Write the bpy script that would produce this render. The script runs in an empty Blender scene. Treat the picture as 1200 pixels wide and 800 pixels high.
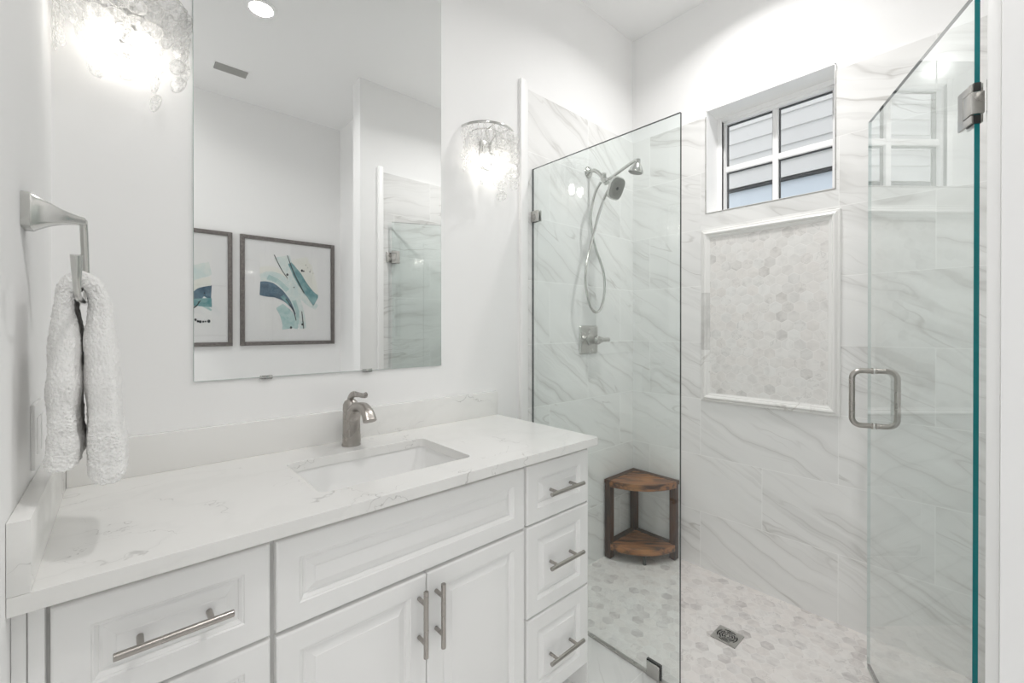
import bpy, bmesh, math, random
from mathutils import Vector, Matrix, noise

random.seed(7)
PI = math.pi
SC = bpy.context.scene
COL = SC.collection

# ------------------------------------------------------------------ camera, world, exposure
cam_data = bpy.data.cameras.new('camera')
cam = bpy.data.objects.new('camera', cam_data)
COL.objects.link(cam)
cam_data.sensor_fit = 'HORIZONTAL'
cam_data.sensor_width = 36.0
cam_data.lens = 508.68 * 36.0 / 1200.0
cam_data.shift_x = -(601.21 - 600.0) / 1200.0
cam_data.shift_y = -(400.0 - 386.53) / 1200.0
cam_data.clip_start = 0.02
cam.location = (0.0, -1.493, 1.294)
cam.rotation_euler = (math.radians(90 - 0.1965), 0, math.radians(-42.107))
SC.camera = cam

EXPOSURE = 0.0
BULB = 15.0            # vanity sconce bulbs
CAN = 6.9            # recessed ceiling lights
SKY = 1.4             # daylight

SC.view_settings.view_transform = 'Standard'
SC.view_settings.look = 'None'
SC.view_settings.gamma = 1.0
SC.view_settings.use_curve_mapping = False
SC.view_settings.exposure = EXPOSURE

world = bpy.data.worlds.new('daylight')
SC.world = world
world.use_nodes = True
bg = world.node_tree.nodes['Background']
bg.inputs[0].default_value = (0.97, 0.985, 1.0, 1)
bg.inputs[1].default_value = SKY
try:
    SC.cycles.max_bounces = 24
    SC.cycles.diffuse_bounces = 20
    SC.cycles.transparent_max_bounces = 32
    SC.cycles.caustics_reflective = False
    SC.cycles.caustics_refractive = False
    SC.cycles.sample_clamp_indirect = 6.0
except Exception:
    pass

# ------------------------------------------------------------------ node helpers
class V:
    """a float socket with arithmetic"""
    nt = None
    def __init__(self, s): self.s = s
    @staticmethod
    def m(op, *a):
        n = V.nt.nodes.new('ShaderNodeMath'); n.operation = op
        for i, x in enumerate(a):
            if isinstance(x, V): V.nt.links.new(x.s, n.inputs[i])
            else: n.inputs[i].default_value = x
        return V(n.outputs[0])
    def __add__(s, o): return V.m('ADD', s, o)
    def __radd__(s, o): return V.m('ADD', o, s)
    def __sub__(s, o): return V.m('SUBTRACT', s, o)
    def __rsub__(s, o): return V.m('SUBTRACT', o, s)
    def __mul__(s, o): return V.m('MULTIPLY', s, o)
    def __rmul__(s, o): return V.m('MULTIPLY', o, s)
    def __truediv__(s, o): return V.m('DIVIDE', s, o)
    def abs(s): return V.m('ABSOLUTE', s)
    def floor(s): return V.m('FLOOR', s)
    def fmod(s, o): return V.m('FLOORED_MODULO', s, o)
    def min(s, o): return V.m('MINIMUM', s, o)
    def max(s, o): return V.m('MAXIMUM', s, o)
    def lt(s, o): return V.m('LESS_THAN', s, o)
    def gt(s, o): return V.m('GREATER_THAN', s, o)
    def pow(s, o): return V.m('POWER', s, o)
    def ramp(s, a, b, c=0.0, d=1.0, smooth=True):
        n = V.nt.nodes.new('ShaderNodeMapRange')
        n.interpolation_type = 'SMOOTHSTEP' if smooth else 'LINEAR'
        V.nt.links.new(s.s, n.inputs[0])
        for i, x in enumerate((a, b, c, d)): n.inputs[i + 1].default_value = x
        return V(n.outputs[0])

def vec(x, y, z=0.0):
    n = V.nt.nodes.new('ShaderNodeCombineXYZ')
    for i, q in enumerate((x, y, z)):
        if isinstance(q, V): V.nt.links.new(q.s, n.inputs[i])
        else: n.inputs[i].default_value = q
    return n.outputs[0]

def sep(sock):
    n = V.nt.nodes.new('ShaderNodeSeparateXYZ'); V.nt.links.new(sock, n.inputs[0])
    return V(n.outputs[0]), V(n.outputs[1]), V(n.outputs[2])

def nz(vsock, scale=1.0, detail=3.0, rough=0.5, dist=0.0):
    n = V.nt.nodes.new('ShaderNodeTexNoise')
    V.nt.links.new(vsock, n.inputs['Vector'])
    n.inputs['Scale'].default_value = scale; n.inputs['Detail'].default_value = detail
    n.inputs['Roughness'].default_value = rough; n.inputs['Distortion'].default_value = dist
    return V(n.outputs[0])

def rnd(vsock):
    n = V.nt.nodes.new('ShaderNodeTexWhiteNoise'); n.noise_dimensions = '3D'
    V.nt.links.new(vsock, n.inputs['Vector'])
    return V(n.outputs['Value']), n.outputs['Color']

def mixc(f, a, b):
    n = V.nt.nodes.new('ShaderNodeMix'); n.data_type = 'RGBA'
    V.nt.links.new(f.s, n.inputs['Factor']) if isinstance(f, V) else setattr(n.inputs['Factor'], 'default_value', f)
    for k, q in (('A', a), ('B', b)):
        sock = [i for i in n.inputs if i.name == k and i.type == 'RGBA'][0]
        if isinstance(q, (tuple, list)): sock.default_value = (*q, 1)
        else: V.nt.links.new(q, sock)
    return [o for o in n.outputs if o.type == 'RGBA'][0]

def objco():
    n = V.nt.nodes.new('ShaderNodeTexCoord'); return n.outputs['Object']

def bump(h, strength=0.2, dist=0.002):
    n = V.nt.nodes.new('ShaderNodeBump')
    n.inputs['Strength'].default_value = strength; n.inputs['Distance'].default_value = dist
    V.nt.links.new(h.s, n.inputs['Height'])
    return n.outputs[0]

def mat(name, color=(0.8, 0.8, 0.8), rough=0.5, metal=0.0, spec=0.5, build=None, emit=None):
    m = bpy.data.materials.new(name); m.use_nodes = True
    nt = m.node_tree; V.nt = nt
    b = nt.nodes['Principled BSDF']
    b.inputs['Base Color'].default_value = (*color, 1)
    b.inputs['Roughness'].default_value = rough
    b.inputs['Metallic'].default_value = metal
    b.inputs['Specular IOR Level'].default_value = spec
    if emit:
        b.inputs['Emission Color'].default_value = (*emit[0], 1)
        b.inputs['Emission Strength'].default_value = emit[1]
    if build: build(b, nt)
    return m

# ------------------------------------------------------------------ materials
def paint(b, nt):
    h = nz(objco(), 60.0, 2.0)
    nt.links.new(bump(h, 0.04, 0.001), b.inputs['Normal'])
WALL = mat('wall_paint', (0.88, 0.879, 0.877), 0.75, spec=0.25, build=paint)
CEIL = mat('ceiling_paint', (0.90, 0.90, 0.90), 0.85, spec=0.2, build=paint)
TRIMW = mat('white_trim_paint', (0.90, 0.90, 0.895), 0.35, build=paint)
def cabpaint(b, nt):
    h = nz(objco(), 25.0, 2.0)
    nt.links.new(bump(h, 0.02, 0.001), b.inputs['Normal'])
CAB = mat('cabinet_lacquer', (0.885, 0.883, 0.878), 0.32, build=cabpaint)
CABIN = mat('cabinet_box_lacquer', (0.62, 0.62, 0.61), 0.5)

def veins(u, v, off, ang, amount=1.0):
    """long soft diagonal marble veins in wall coordinates u (along) and v (up)"""
    c, s = math.cos(ang), math.sin(ang)
    ox, oy, oz = off
    a = u * c + v * s + ox       # along the vein
    p = v * c - u * s + oy       # across it
    wob = nz(vec(a * 1.6, p * 2.2, oz), 1.5, 3.0, 0.55) - 0.5
    fine = nz(vec(a * 9.0, p * 9.0, oz), 1.5, 2.0, 0.5) - 0.5
    q = p + wob * 0.16 + fine * 0.012
    n1 = nz(vec(a * 0.42, q * 3.6, oz + 2.0), 1.9, 2.0, 0.45)
    band = (n1 - 0.5).abs().ramp(0.0, 0.075, 1.0, 0.0)
    core = (n1 - 0.505).abs().ramp(0.0, 0.012, 1.0, 0.0)
    n2 = nz(vec(a * 0.7 + 7.3, q * 5.0, oz + 3.1), 1.6, 2.0, 0.5)
    thin = (n2 - 0.47).abs().ramp(0.0, 0.012, 1.0, 0.0)
    mask = nz(vec(a * 1.0, p * 1.6, oz + 9.0), 1.6, 2.0).ramp(0.34, 0.60)
    mask2 = nz(vec(a * 1.2, p * 2.0, oz + 19.0), 1.9, 2.0).ramp(0.44, 0.64)
    cloud = nz(vec(a * 0.8, q * 2.6, oz + 5.0), 2.0, 3.0).ramp(0.35, 0.75)
    n3 = nz(vec(a * 0.5 + 3.1, q * 9.0, oz + 6.1), 1.7, 3.0, 0.55)
    streak = (n3 - 0.5).abs().ramp(0.0, 0.05, 1.0, 0.0)
    mask3 = nz(vec(a * 0.9, p * 2.0, oz + 29.0), 2.0, 2.0).ramp(0.42, 0.66)
    return (band * 0.20 + core * 0.26) * mask * amount + streak * mask3 * (0.16 * amount), thin * mask2 * (0.42 * amount), cloud

def tile_mat(name, axis, sign, u0, rough=0.12, ang=-0.5, amount=1.0, tw=0.6096, th=0.3048, plane='wall', light=1.0):
    def build(b, nt):
        x, y, z = sep(objco())
        if plane == 'wall':
            u = (x if axis == 'X' else y) * sign - u0; v = z + 0.0
        else:
            u = x * sign - u0; v = y + 20 * th
        row = (v / th).floor()
        par = row.fmod(2.0)
        uu = u + par * (tw / 2)
        col = (uu / tw).floor()
        fu = uu - col * tw; fv = v - row * th
        d = fu.min(tw - fu).min(fv.min(th - fv))
        grout = d.ramp(0.0011, 0.0024, 1.0, 0.0)
        r, rc = rnd(vec(row, col, 3.3))
        rx, ry, rz = sep(rc)
        # one printed slab in three is turned round; all pieces shift
        v1, v2, cl = veins(u * 0.9, v, (rx * 0.35, ry * 0.22, rz * 1.5), ang, amount)
        base = mixc(cl, tuple(c * light for c in (0.86, 0.858, 0.848)), tuple(c * light for c in (0.80, 0.80, 0.792)))
        c1 = mixc(v1, base, (0.44, 0.43, 0.41))
        c2 = mixc(v2, c1, (0.34, 0.32, 0.29))
        c3 = mixc(r.ramp(0.0, 1.0, 0.0, 0.06), c2, (0.6, 0.6, 0.6))
        c4 = mixc(grout * 0.55, c3, (0.89, 0.89, 0.88))
        nt.links.new(c4, b.inputs['Base Color'])
        rr = grout * 0.5 + rough
        nt.links.new(rr.s, b.inputs['Roughness'])
        nt.links.new(bump(d.ramp(0.0, 0.002), 0.25, 0.001), b.inputs['Normal'])
    return mat(name, rough=rough, build=build)

TILE_N = tile_mat('marble_tile_shower_head_wall', 'X', 1.0, 1.584, ang=-0.62)
TILE_E = tile_mat('marble_tile_window_wall', 'Y', -1.0, 0.43, ang=-0.5)
TILE_S = tile_mat('marble_tile_hinge_wall', 'X', 1.0, 1.5, ang=0.22)
TILE_F = tile_mat('marble_floor_tile', 'X', 1.0, 1.25, rough=0.25, ang=0.7, amount=0.8, plane='floor')

def hex_mat(name, a1, a2, size=0.0508, tone=(0.80, 0.785, 0.765), dark=(0.46, 0.43, 0.42), rough=0.28, spread=1.0, rot=False):
    def build(b, nt):
        co = sep(objco())
        p = [co['XYZ'.index(a1)] / size, co['XYZ'.index(a2)] / size]
        if rot: p = [p[1], p[0]]
        px, py = p[0] + 200.0, p[1] + 200.0
        S3 = math.sqrt(3.0)
        ax = px.fmod(1.0) - 0.5; ay = py.fmod(S3) - S3 / 2
        bx = (px - 0.5).fmod(1.0) - 0.5; by = (py - S3 / 2).fmod(S3) - S3 / 2
        pick = (ax * ax + ay * ay).lt(bx * bx + by * by)
        inv = 1.0 - pick
        gx = ax * pick + bx * inv; gy = ay * pick + by * inv
        ix = px - gx; iy = py - gy
        e = gx.abs().max(gx.abs() * 0.5 + gy.abs() * (S3 / 2))
        d = 0.5 - e
        grout = d.ramp(0.018, 0.042, 1.0, 0.0)
        r, rc = rnd(vec((ix * 4.0 + 0.5).floor(), (iy * 4.0 + 0.5).floor(), 1.7))
        rx, ry, rz = sep(rc)
        # a few tiles are much greyer, most are near white
        shade = r.pow(5.0) * (0.8 * spread) + nz(vec(ix, iy, 2.0), 0.09, 2.0).ramp(0.5, 0.75) * 0.12
        loc = vec(px + rx * 40.0, py + ry * 40.0, rz * 20.0)
        cl = nz(loc, 0.9, 4.0, 0.6, 0.8).ramp(0.36, 0.72)
        vn = (nz(loc, 0.55, 4.0, 0.6, 1.0) - 0.5).abs().ramp(0.0, 0.02, 1.0, 0.0)
        spot = rz.gt(0.72)
        c0 = mixc(ry, tone, tuple(q * f for q, f in zip(tone, (0.985, 0.965, 0.955))))
        c1 = mixc((shade * (cl * 0.6 + 0.4)), c0, dark)
        c2 = mixc(vn * spot * 0.30 * spread, c1, tuple(q * 0.72 for q in dark))
        c3 = mixc(cl * 0.22, c2, dark)
        c4 = mixc(grout * 0.42, c3, (0.89, 0.875, 0.86))
        nt.links.new(c4, b.inputs['Base Color'])
        nt.links.new((grout * 0.4 + rough).s, b.inputs['Roughness'])
        nt.links.new(bump(d.ramp(0.0, 0.05), 0.3, 0.001), b.inputs['Normal'])
    return mat(name, rough=rough, build=build)
HEX_FLOOR = hex_mat('hex_mosaic_floor', 'X', 'Y', tone=(0.85, 0.825, 0.81), dark=(0.45, 0.415, 0.41))
HEX_WALL = hex_mat('hex_mosaic_wall', 'Y', 'Z', tone=(0.83, 0.825, 0.81), dark=(0.45, 0.435, 0.42), spread=0.75)

def mould(b, nt):
    co = objco(); x, y, z = sep(co)
    t = nz(vec(x * 3, y * 3, z * 3), 2.0, 5.0, 0.6, 1.0)
    vn = (t - 0.5).abs().ramp(0.0, 0.03, 1.0, 0.0)
    m = nz(co, 3.0, 1.0).ramp(0.5, 0.7)
    nt.links.new(mixc(vn * m * 0.6, (0.83, 0.825, 0.81), (0.5, 0.48, 0.45)), b.inputs['Base Color'])
MOULD = mat('marble_moulding', rough=0.2, build=mould)
def mould2(b, nt):
    t = nz(objco(), 14.0, 4.0, 0.6, 0.5).ramp(0.3, 0.7)
    nt.links.new(mixc(t, (0.72, 0.715, 0.70), (0.60, 0.595, 0.58)), b.inputs['Base Color'])
MOULD_GREY = mat('grey_marble_moulding', rough=0.2, build=mould2)

def quartz(b, nt):
    co = objco(); x, y, z = sep(co)
    wx = nz(vec(x, y, z), 3.0, 4.0, 0.6) - 0.5
    wy = nz(vec(x + 5.0, y, z), 3.0, 4.0, 0.6) - 0.5
    jx = nz(vec(x, y, z), 24.0, 3.0, 0.7) - 0.5
    u = x * 1.0 + 3.37 + y * 0.45 + wx * 0.35 + jx * 0.045; v = y * 1.0 - x * 0.3 + z * 0.9 + wy * 0.35 + jx * 0.045
    n1 = nz(vec(u * 0.8, v * 1.8, z * 0.6), 2.6, 2.0, 0.4, 0.5)
    line = (n1 - 0.5).abs().ramp(0.0, 0.0045, 1.0, 0.0)
    n2 = nz(vec(u * 1.2 + 4.0, v * 1.6 + 2.0, z), 3.4, 2.0, 0.4, 0.6)
    line2 = (n2 - 0.5).abs().ramp(0.0, 0.004, 1.0, 0.0)
    mk = nz(co, 5.0, 2.0).ramp(0.5, 0.62)
    mk2 = nz(vec(x + 9.0, y, z), 6.0, 2.0).ramp(0.52, 0.62)
    soft = (n1 - 0.5).abs().ramp(0.0, 0.06, 1.0, 0.0)
    c = mixc(soft * 0.10, (0.83, 0.825, 0.81), (0.62, 0.62, 0.61))
    c = mixc(line * mk * 0.55, c, (0.36, 0.35, 0.34))
    c = mixc(line2 * mk2 * 0.5, c, (0.42, 0.41, 0.40))
    nt.links.new(c, b.inputs['Base Color'])
QUARTZ = mat('white_quartz', rough=0.16, build=quartz)
PORCELAIN = mat('white_porcelain', (0.86, 0.86, 0.855), 0.06)
def brushed(b, nt):
    n = nz(objco(), 14.0, 1.0)
    nt.links.new(n.ramp(0.3, 0.7, 0.26, 0.32).s, b.inputs['Roughness'])
NICKEL = mat('brushed_nickel', (0.42, 0.395, 0.37), 0.28, 1.0, build=brushed)
CHROME = mat('satin_chrome', (0.62, 0.62, 0.60), 0.16, 1.0)
STEEL = mat('brushed_steel', (0.56, 0.55, 0.53), 0.25, 1.0, build=brushed)
DARK = mat('painted_gap_shade', (0.03, 0.03, 0.03), 0.7)
RUBBER = mat('black_gasket_lap_shade', (0.025, 0.028, 0.03), 0.5)
GREYRUB = mat('grey_nozzle_face', (0.27, 0.27, 0.25), 0.45)
MIRROR = mat('silvered_glass', (0.90, 0.91, 0.905), 0.0, 1.0)
MIRROR_EDGE = mat('polished_glass_edge', (0.42, 0.5, 0.48), 0.15)
PLASTIC = mat('white_plastic', (0.85, 0.85, 0.845), 0.3)
BLACKPL = mat('black_plastic', (0.03, 0.03, 0.03), 0.4)
SHELLWIRE = mat('silver_wire', (0.75, 0.74, 0.72), 0.3, 1.0)
VENTGREY = mat('grey_vent_metal', (0.42, 0.42, 0.40), 0.5)

def glass_mat(name, tint, f0=0.04):
    m = bpy.data.materials.new(name); m.use_nodes = True
    nt = m.node_tree; V.nt = nt
    nt.nodes.remove(nt.nodes['Principled BSDF'])
    out = nt.nodes['Material Output']
    tr = nt.nodes.new('ShaderNodeBsdfTransparent'); tr.inputs[0].default_value = (*tint, 1)
    gl = nt.nodes.new('ShaderNodeBsdfGlossy'); gl.inputs['Roughness'].default_value = 0.0
    gl.inputs[0].default_value = (1, 1, 1, 1)
    ge = nt.nodes.new('ShaderNodeNewGeometry')
    dt = nt.nodes.new('ShaderNodeVectorMath'); dt.operation = 'DOT_PRODUCT'
    nt.links.new(ge.outputs['Incoming'], dt.inputs[0]); nt.links.new(ge.outputs['Normal'], dt.inputs[1])
    cs = V(dt.outputs['Value']).abs()
    r = (1.0 - cs).max(0.0).pow(5.0) * (1 - f0) + f0
    # both faces of the sheet answer at the face the light enters by
    fr = (2.0 * r) / (r + 1.0) * (1.0 - V(ge.outputs['Backfacing']))
    mx = nt.nodes.new('ShaderNodeMixShader')
    nt.links.new(fr.s, mx.inputs[0]); nt.links.new(tr.outputs[0], mx.inputs[1]); nt.links.new(gl.outputs[0], mx.inputs[2])
    nt.links.new(mx.outputs[0], out.inputs['Surface'])
    return m
SHOWER_GLASS = glass_mat('clear_shower_glass', (0.966, 0.990, 0.985))
PANE_GLASS = glass_mat('clear_window_glass', (0.985, 0.99, 0.99))
ART_GLASS = glass_mat('picture_glass', (0.99, 0.99, 0.99))
TEAL_EDGE = mat('teal_glass_edge', (0.0, 0.17, 0.185), 0.12)
GREY_EDGE = mat('dark_glass_edge', (0.025, 0.035, 0.035), 0.15)  # same glass; the darkening from the view angle is put into the colour

def shell_mat():
    m = bpy.data.materials.new('capiz_shell'); m.use_nodes = True
    nt = m.node_tree; V.nt = nt
    nt.nodes.remove(nt.nodes['Principled BSDF'])
    out = nt.nodes['Material Output']
    co = objco(); x, y, z = sep(co)
    rad = V.m('SQRT', x * x + z * z)
    rim = rad.ramp(0.0195, 0.0225)
    mott = nz(co, 90.0, 3.0).ramp(0.3, 0.7)
    tl = nt.nodes.new('ShaderNodeBsdfTranslucent'); df = nt.nodes.new('ShaderNodeBsdfDiffuse')
    nt.links.new(mixc(rim * 0.35, (0.985, 0.985, 0.975), (0.72, 0.71, 0.69)), tl.inputs[0])
    nt.links.new(mixc(rim * 0.35, (0.985, 0.985, 0.975), (0.72, 0.71, 0.69)), df.inputs[0])
    tr = nt.nodes.new('ShaderNodeBsdfTransparent'); gl = nt.nodes.new('ShaderNodeBsdfGlossy')
    gl.inputs['Roughness'].default_value = 0.2
    a = nt.nodes.new('ShaderNodeMixShader'); a.inputs[0].default_value = 0.22
    nt.links.new(tl.outputs[0], a.inputs[1]); nt.links.new(df.outputs[0], a.inputs[2])
    b = nt.nodes.new('ShaderNodeMixShader')
    nt.links.new((mott * 0.26 + 0.68 - rim * 0.48).s, b.inputs[0])
    nt.links.new(a.outputs[0], b.inputs[1]); nt.links.new(tr.outputs[0], b.inputs[2])
    c = nt.nodes.new('ShaderNodeMixShader'); c.inputs[0].default_value = 0.04
    nt.links.new(b.outputs[0], c.inputs[1]); nt.links.new(gl.outputs[0], c.inputs[2])
    nt.links.new(c.outputs[0], out.inputs['Surface'])
    return m
SHELL = shell_mat()
BULB_M = mat('lit_bulb', (1, 1, 1), 0.3, emit=((1.0, 0.96, 0.90), BULB))
CAN_M = mat('lit_downlight_lens', (1, 1, 1), 0.4, emit=((1.0, 0.985, 0.96), 14.0))

def terry(b, nt):
    co = objco()
    h = nz(co, 420.0, 2.0, 0.6) + nz(co, 160.0, 2.0) * 0.8
    nt.links.new(bump(h, 0.55, 0.003), b.inputs['Normal'])
    b.inputs['Sheen Weight'].default_value = 0.35
    b.inputs['Sheen Roughness'].default_value = 0.6
TERRY = mat('white_terry', (0.88, 0.875, 0.865), 0.95, spec=0.1, build=terry)

def wood_mat(name, along, base, dk, lt):
    def build(b, nt):
        x, y, z = sep(objco())
        oi = nt.nodes.new('ShaderNodeObjectInfo'); r = V(oi.outputs['Random'])
        c, s = math.cos(along), math.sin(along)
        a = x * c + y * s; p = y * c - x * s
        n = nz(vec(a * 3.0 + r * 30.0, p * 42.0, z * 30.0), 1.5, 4.0, 0.6, 0.4)
        n2 = nz(vec(a * 7.0 + r * 9.0, p * 12.0, z * 9.0), 1.2, 2.0)
        col = mixc(n.ramp(0.38, 0.62), dk, base)
        col = mixc((n2.ramp(0.45, 0.7)) * (r * 0.6 + 0.25), col, lt)
        nt.links.new(col, b.inputs['Base Color'])
    return mat(name, rough=0.42, build=build)
WOOD_SLAT = wood_mat('stained_teak_slat', -PI / 4, (0.33, 0.13, 0.042), (0.040, 0.014, 0.006), (0.50, 0.235, 0.085))
def woodv(b, nt):
    x, y, z = sep(objco())
    n = nz(vec(x * 40, y * 40, z * 3.0), 1.4, 4.0, 0.6, 0.4)
    nt.links.new(mixc(n.ramp(0.3, 0.7), (0.016, 0.006, 0.003), (0.095, 0.035, 0.012)), b.inputs['Base Color'])
WOOD_DARK = mat('dark_stained_teak', rough=0.45, build=woodv)

def framewood(b, nt):
    x, y, z = sep(objco())
    n = nz(vec(x * 12, y * 12, z * 12), 6.0, 4.0, 0.7)
    nt.links.new(mixc(n.ramp(0.3, 0.7), (0.11, 0.10, 0.095), (0.21, 0.19, 0.18)), b.inputs['Base Color'])
FRAMEWOOD = mat('weathered_grey_wood', rough=0.6, build=framewood)
MATBOARD = mat('white_mat_board', (0.84, 0.84, 0.84), 0.9)
PAPER = mat('art_paper', (0.86, 0.86, 0.85), 0.9)
def wash(name, c1, c2):
    def build(b, nt):
        n = nz(objco(), 14.0, 4.0, 0.65, 0.8)
        nt.links.new(mixc(n.ramp(0.3, 0.7), c1, c2), b.inputs['Base Color'])
    return mat(name, rough=0.9, build=build)
INKS = {'cream': wash('cream_wash', (0.82, 0.82, 0.75), (0.85, 0.85, 0.80)),
        'pale': wash('pale_sea_wash', (0.62, 0.74, 0.73), (0.78, 0.82, 0.78)),
        'aqua': wash('aqua_wash', (0.36, 0.56, 0.56), (0.56, 0.70, 0.68)),
        'navy': wash('navy_wash', (0.035, 0.09, 0.15), (0.11, 0.20, 0.27)),
        'teal': wash('teal_wash', (0.10, 0.28, 0.30), (0.26, 0.44, 0.45)),
        'ink': mat('black_ink', (0.02, 0.025, 0.03), 0.8)}
def siding(b, nt):
    n = nz(objco(), 3.0, 3.0)
    nt.links.new(mixc(n, (0.64, 0.64, 0.635), (0.70, 0.70, 0.695)), b.inputs['Base Color'])
SIDING = mat('white_lap_siding', rough=0.6, build=siding)
PALEBLUE = mat('pale_blue_boarding', (0.64, 0.71, 0.78), 0.5)
GROUND = mat('pale_paving', (0.5, 0.5, 0.48), 0.9)
VINYL = mat('white_window_vinyl', (0.92, 0.92, 0.92), 0.3)

# ------------------------------------------------------------------ mesh helpers
class MB:
    def __init__(s): s.v = []; s.f = []; s.mi = []; s.sm = []
    def add(s, verts, faces, mi=0, smooth=False):
        o = len(s.v)
        s.v += [tuple(p) for p in verts]
        for f in faces:
            s.f.append(tuple(o + i for i in f)); s.mi.append(mi); s.sm.append(smooth)
        return s
    def box(s, x0, x1, y0, y1, z0, z1, r=0.0, mi=0, seg=2, xf=None):
        x0, x1 = min(x0, x1), max(x0, x1); y0, y1 = min(y0, y1), max(y0, y1); z0, z1 = min(z0, z1), max(z0, z1)
        bm = bmesh.new()
        bmesh.ops.create_cube(bm, size=1.0)
        for v in bm.verts:
            v.co = Vector(((x0 + x1) / 2 + v.co.x * (x1 - x0), (y0 + y1) / 2 + v.co.y * (y1 - y0), (z0 + z1) / 2 + v.co.z * (z1 - z0)))
        if r > 0:
            r = min(r, 0.49 * min(x1 - x0, y1 - y0, z1 - z0))
            bmesh.ops.bevel(bm, geom=list(bm.edges), offset=r, segments=seg, profile=0.5, affect='EDGES')
        if xf is not None: bmesh.ops.transform(bm, matrix=xf, verts=bm.verts)
        s.bm(bm, mi, r > 0); return s
    def bm(s, bm, mi=0, smooth=False):
        bm.verts.index_update()
        s.add([v.co[:] for v in bm.verts], [[v.index for v in f.verts] for f in bm.faces], mi, smooth)
        bm.free(); return s
    def tube(s, pts, r, n=12, mi=0, caps=True, closed=False, flat=None):
        pts = [Vector(p) for p in pts]; N = len(pts)
        rs = r if isinstance(r, (list, tuple)) else [r] * N
        tang = []
        for i in range(N):
            a = pts[(i - 1) % N] if (closed or i > 0) else pts[i]
            b = pts[(i + 1) % N] if (closed or i < N - 1) else pts[i]
            tang.append((b - a).normalized())
        up = Vector((0, 0, 1)) if abs(tang[0].z) < 0.9 else Vector((1, 0, 0))
        nx = (up - tang[0] * up.dot(tang[0])).normalized()
        vs = []
        for i in range(N):
            nx = (nx - tang[i] * nx.dot(tang[i])).normalized()
            ny = tang[i].cross(nx)
            for k in range(n):
                a = 2 * PI * k / n
                fx, fy = (1, 1) if flat is None else flat
                vs.append(pts[i] + (nx * math.cos(a) * fx + ny * math.sin(a) * fy) * rs[i])
        fs = []
        M = N if closed else N - 1
        for i in range(M):
            for k in range(n):
                j = (i + 1) % N
                fs.append((i * n + k, i * n + (k + 1) % n, j * n + (k + 1) % n, j * n + k))
        s.add(vs, fs, mi, True)
        if caps and not closed:
            s.add(vs[:n], [tuple(reversed(range(n)))], mi, False)
            s.add(vs[-n:], [tuple(range(n))], mi, False)
        return s
    def lathe(s, prof, c=(0, 0, 0), axis=(0, 0, 1), n=32, mi=0, sx=1.0, sy=1.0):
        """prof: list of (radius, height) along axis"""
        ax = Vector(axis).normalized()
        t = Vector((0, 0, 1)) if abs(ax.z) < 0.9 else Vector((1, 0, 0))
        ex = (t - ax * t.dot(ax)).normalized(); ey = ax.cross(ex)
        c = Vector(c); vs = []; fs = []
        for (r, h) in prof:
            for k in range(n):
                a = 2 * PI * k / n
                vs.append(c + ax * h + ex * (math.cos(a) * r * sx) + ey * (math.sin(a) * r * sy))
        for i in range(len(prof) - 1):
            for k in range(n):
                fs.append((i * n + k, i * n + (k + 1) % n, (i + 1) * n + (k + 1) % n, (i + 1) * n + k))
        s.add(vs, fs, mi, True)
        s.add(vs[:n], [tuple(reversed(range(n)))], mi, False)
        s.add(vs[-n:], [tuple(range(n))], mi, False)
        return s
    def prism(s, poly, z0, z1, mi=0, M=None):
        """poly: 2-D outline extruded from z0 to z1, optional matrix"""
        n = len(poly)
        vs = [Vector((x, y, z0)) for x, y in poly] + [Vector((x, y, z1)) for x, y in poly]
        if M is not None: vs = [M @ v for v in vs]
        fs = [tuple(reversed(range(n))), tuple(range(n, 2 * n))] + [(i, (i + 1) % n, n + (i + 1) % n, n + i) for i in range(n)]
        return s.add(vs, fs, mi, False)
    def build(s, name, mats, parent=None, bevel=0.0, recalc=True, angle=35):
        if not isinstance(mats, (list, tuple)): mats = [mats]
        off = Vector((0, 0, 0)); p = parent
        while p is not None: off += p.location; p = p.parent
        me = bpy.data.meshes.new(name)
        me.from_pydata([tuple(Vector(v) - off) for v in s.v], [], s.f)
        for m in mats: me.materials.append(m)
        for i, p in enumerate(me.polygons):
            p.material_index = s.mi[i]; p.use_smooth = s.sm[i]
        if recalc:
            b = bmesh.new(); b.from_mesh(me)
            bmesh.ops.remove_doubles(b, verts=b.verts, dist=1e-6)
            bmesh.ops.recalc_face_normals(b, faces=b.faces); b.to_mesh(me); b.free()
        try: me.set_sharp_from_angle(angle=math.radians(angle))
        except Exception: pass
        me.update()
        o = bpy.data.objects.new(name, me); COL.objects.link(o)
        o.parent = parent
        if bevel > 0:
            md = o.modifiers.new('edge', 'BEVEL'); md.width = bevel; md.segments = 2; md.limit_method = 'ANGLE'
        return o

def tag(o, label, cat, group=None):
    o['label'] = label; o['category'] = cat
    if group: o['group'] = group
    return o
def thing(name, loc, label, cat, group=None):
    o = bpy.data.objects.new(name, None); o.empty_display_size = 0.05
    COL.objects.link(o); o.location = loc
    return tag(o, label, cat, group)
def struct(o):
    o['kind'] = 'structure'; return o
def boxes(name, m, *bs, parent=None, r=0.0):
    mb = MB()
    for b in bs: mb.box(*b, r=r)
    return mb.build(name, m, parent)
def catmull(pts, n=8, closed=False):
    P = [Vector(p) for p in pts]; N = len(P); out = []
    for i in range(N if closed else N - 1):
        p0 = P[(i - 1) % N] if (closed or i > 0) else P[0] * 2 - P[1]
        p1, p2 = P[i], P[(i + 1) % N]
        p3 = P[(i + 2) % N] if (closed or i < N - 2) else P[-1] * 2 - P[-2]
        for k in range(n):
            t = k / n
            out.append(0.5 * ((2 * p1) + (p2 - p0) * t + (2 * p0 - 5 * p1 + 4 * p2 - p3) * t * t + (3 * p1 - p0 - 3 * p2 + p3) * t ** 3))
    if not closed: out.append(P[-1])
    return out
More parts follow.
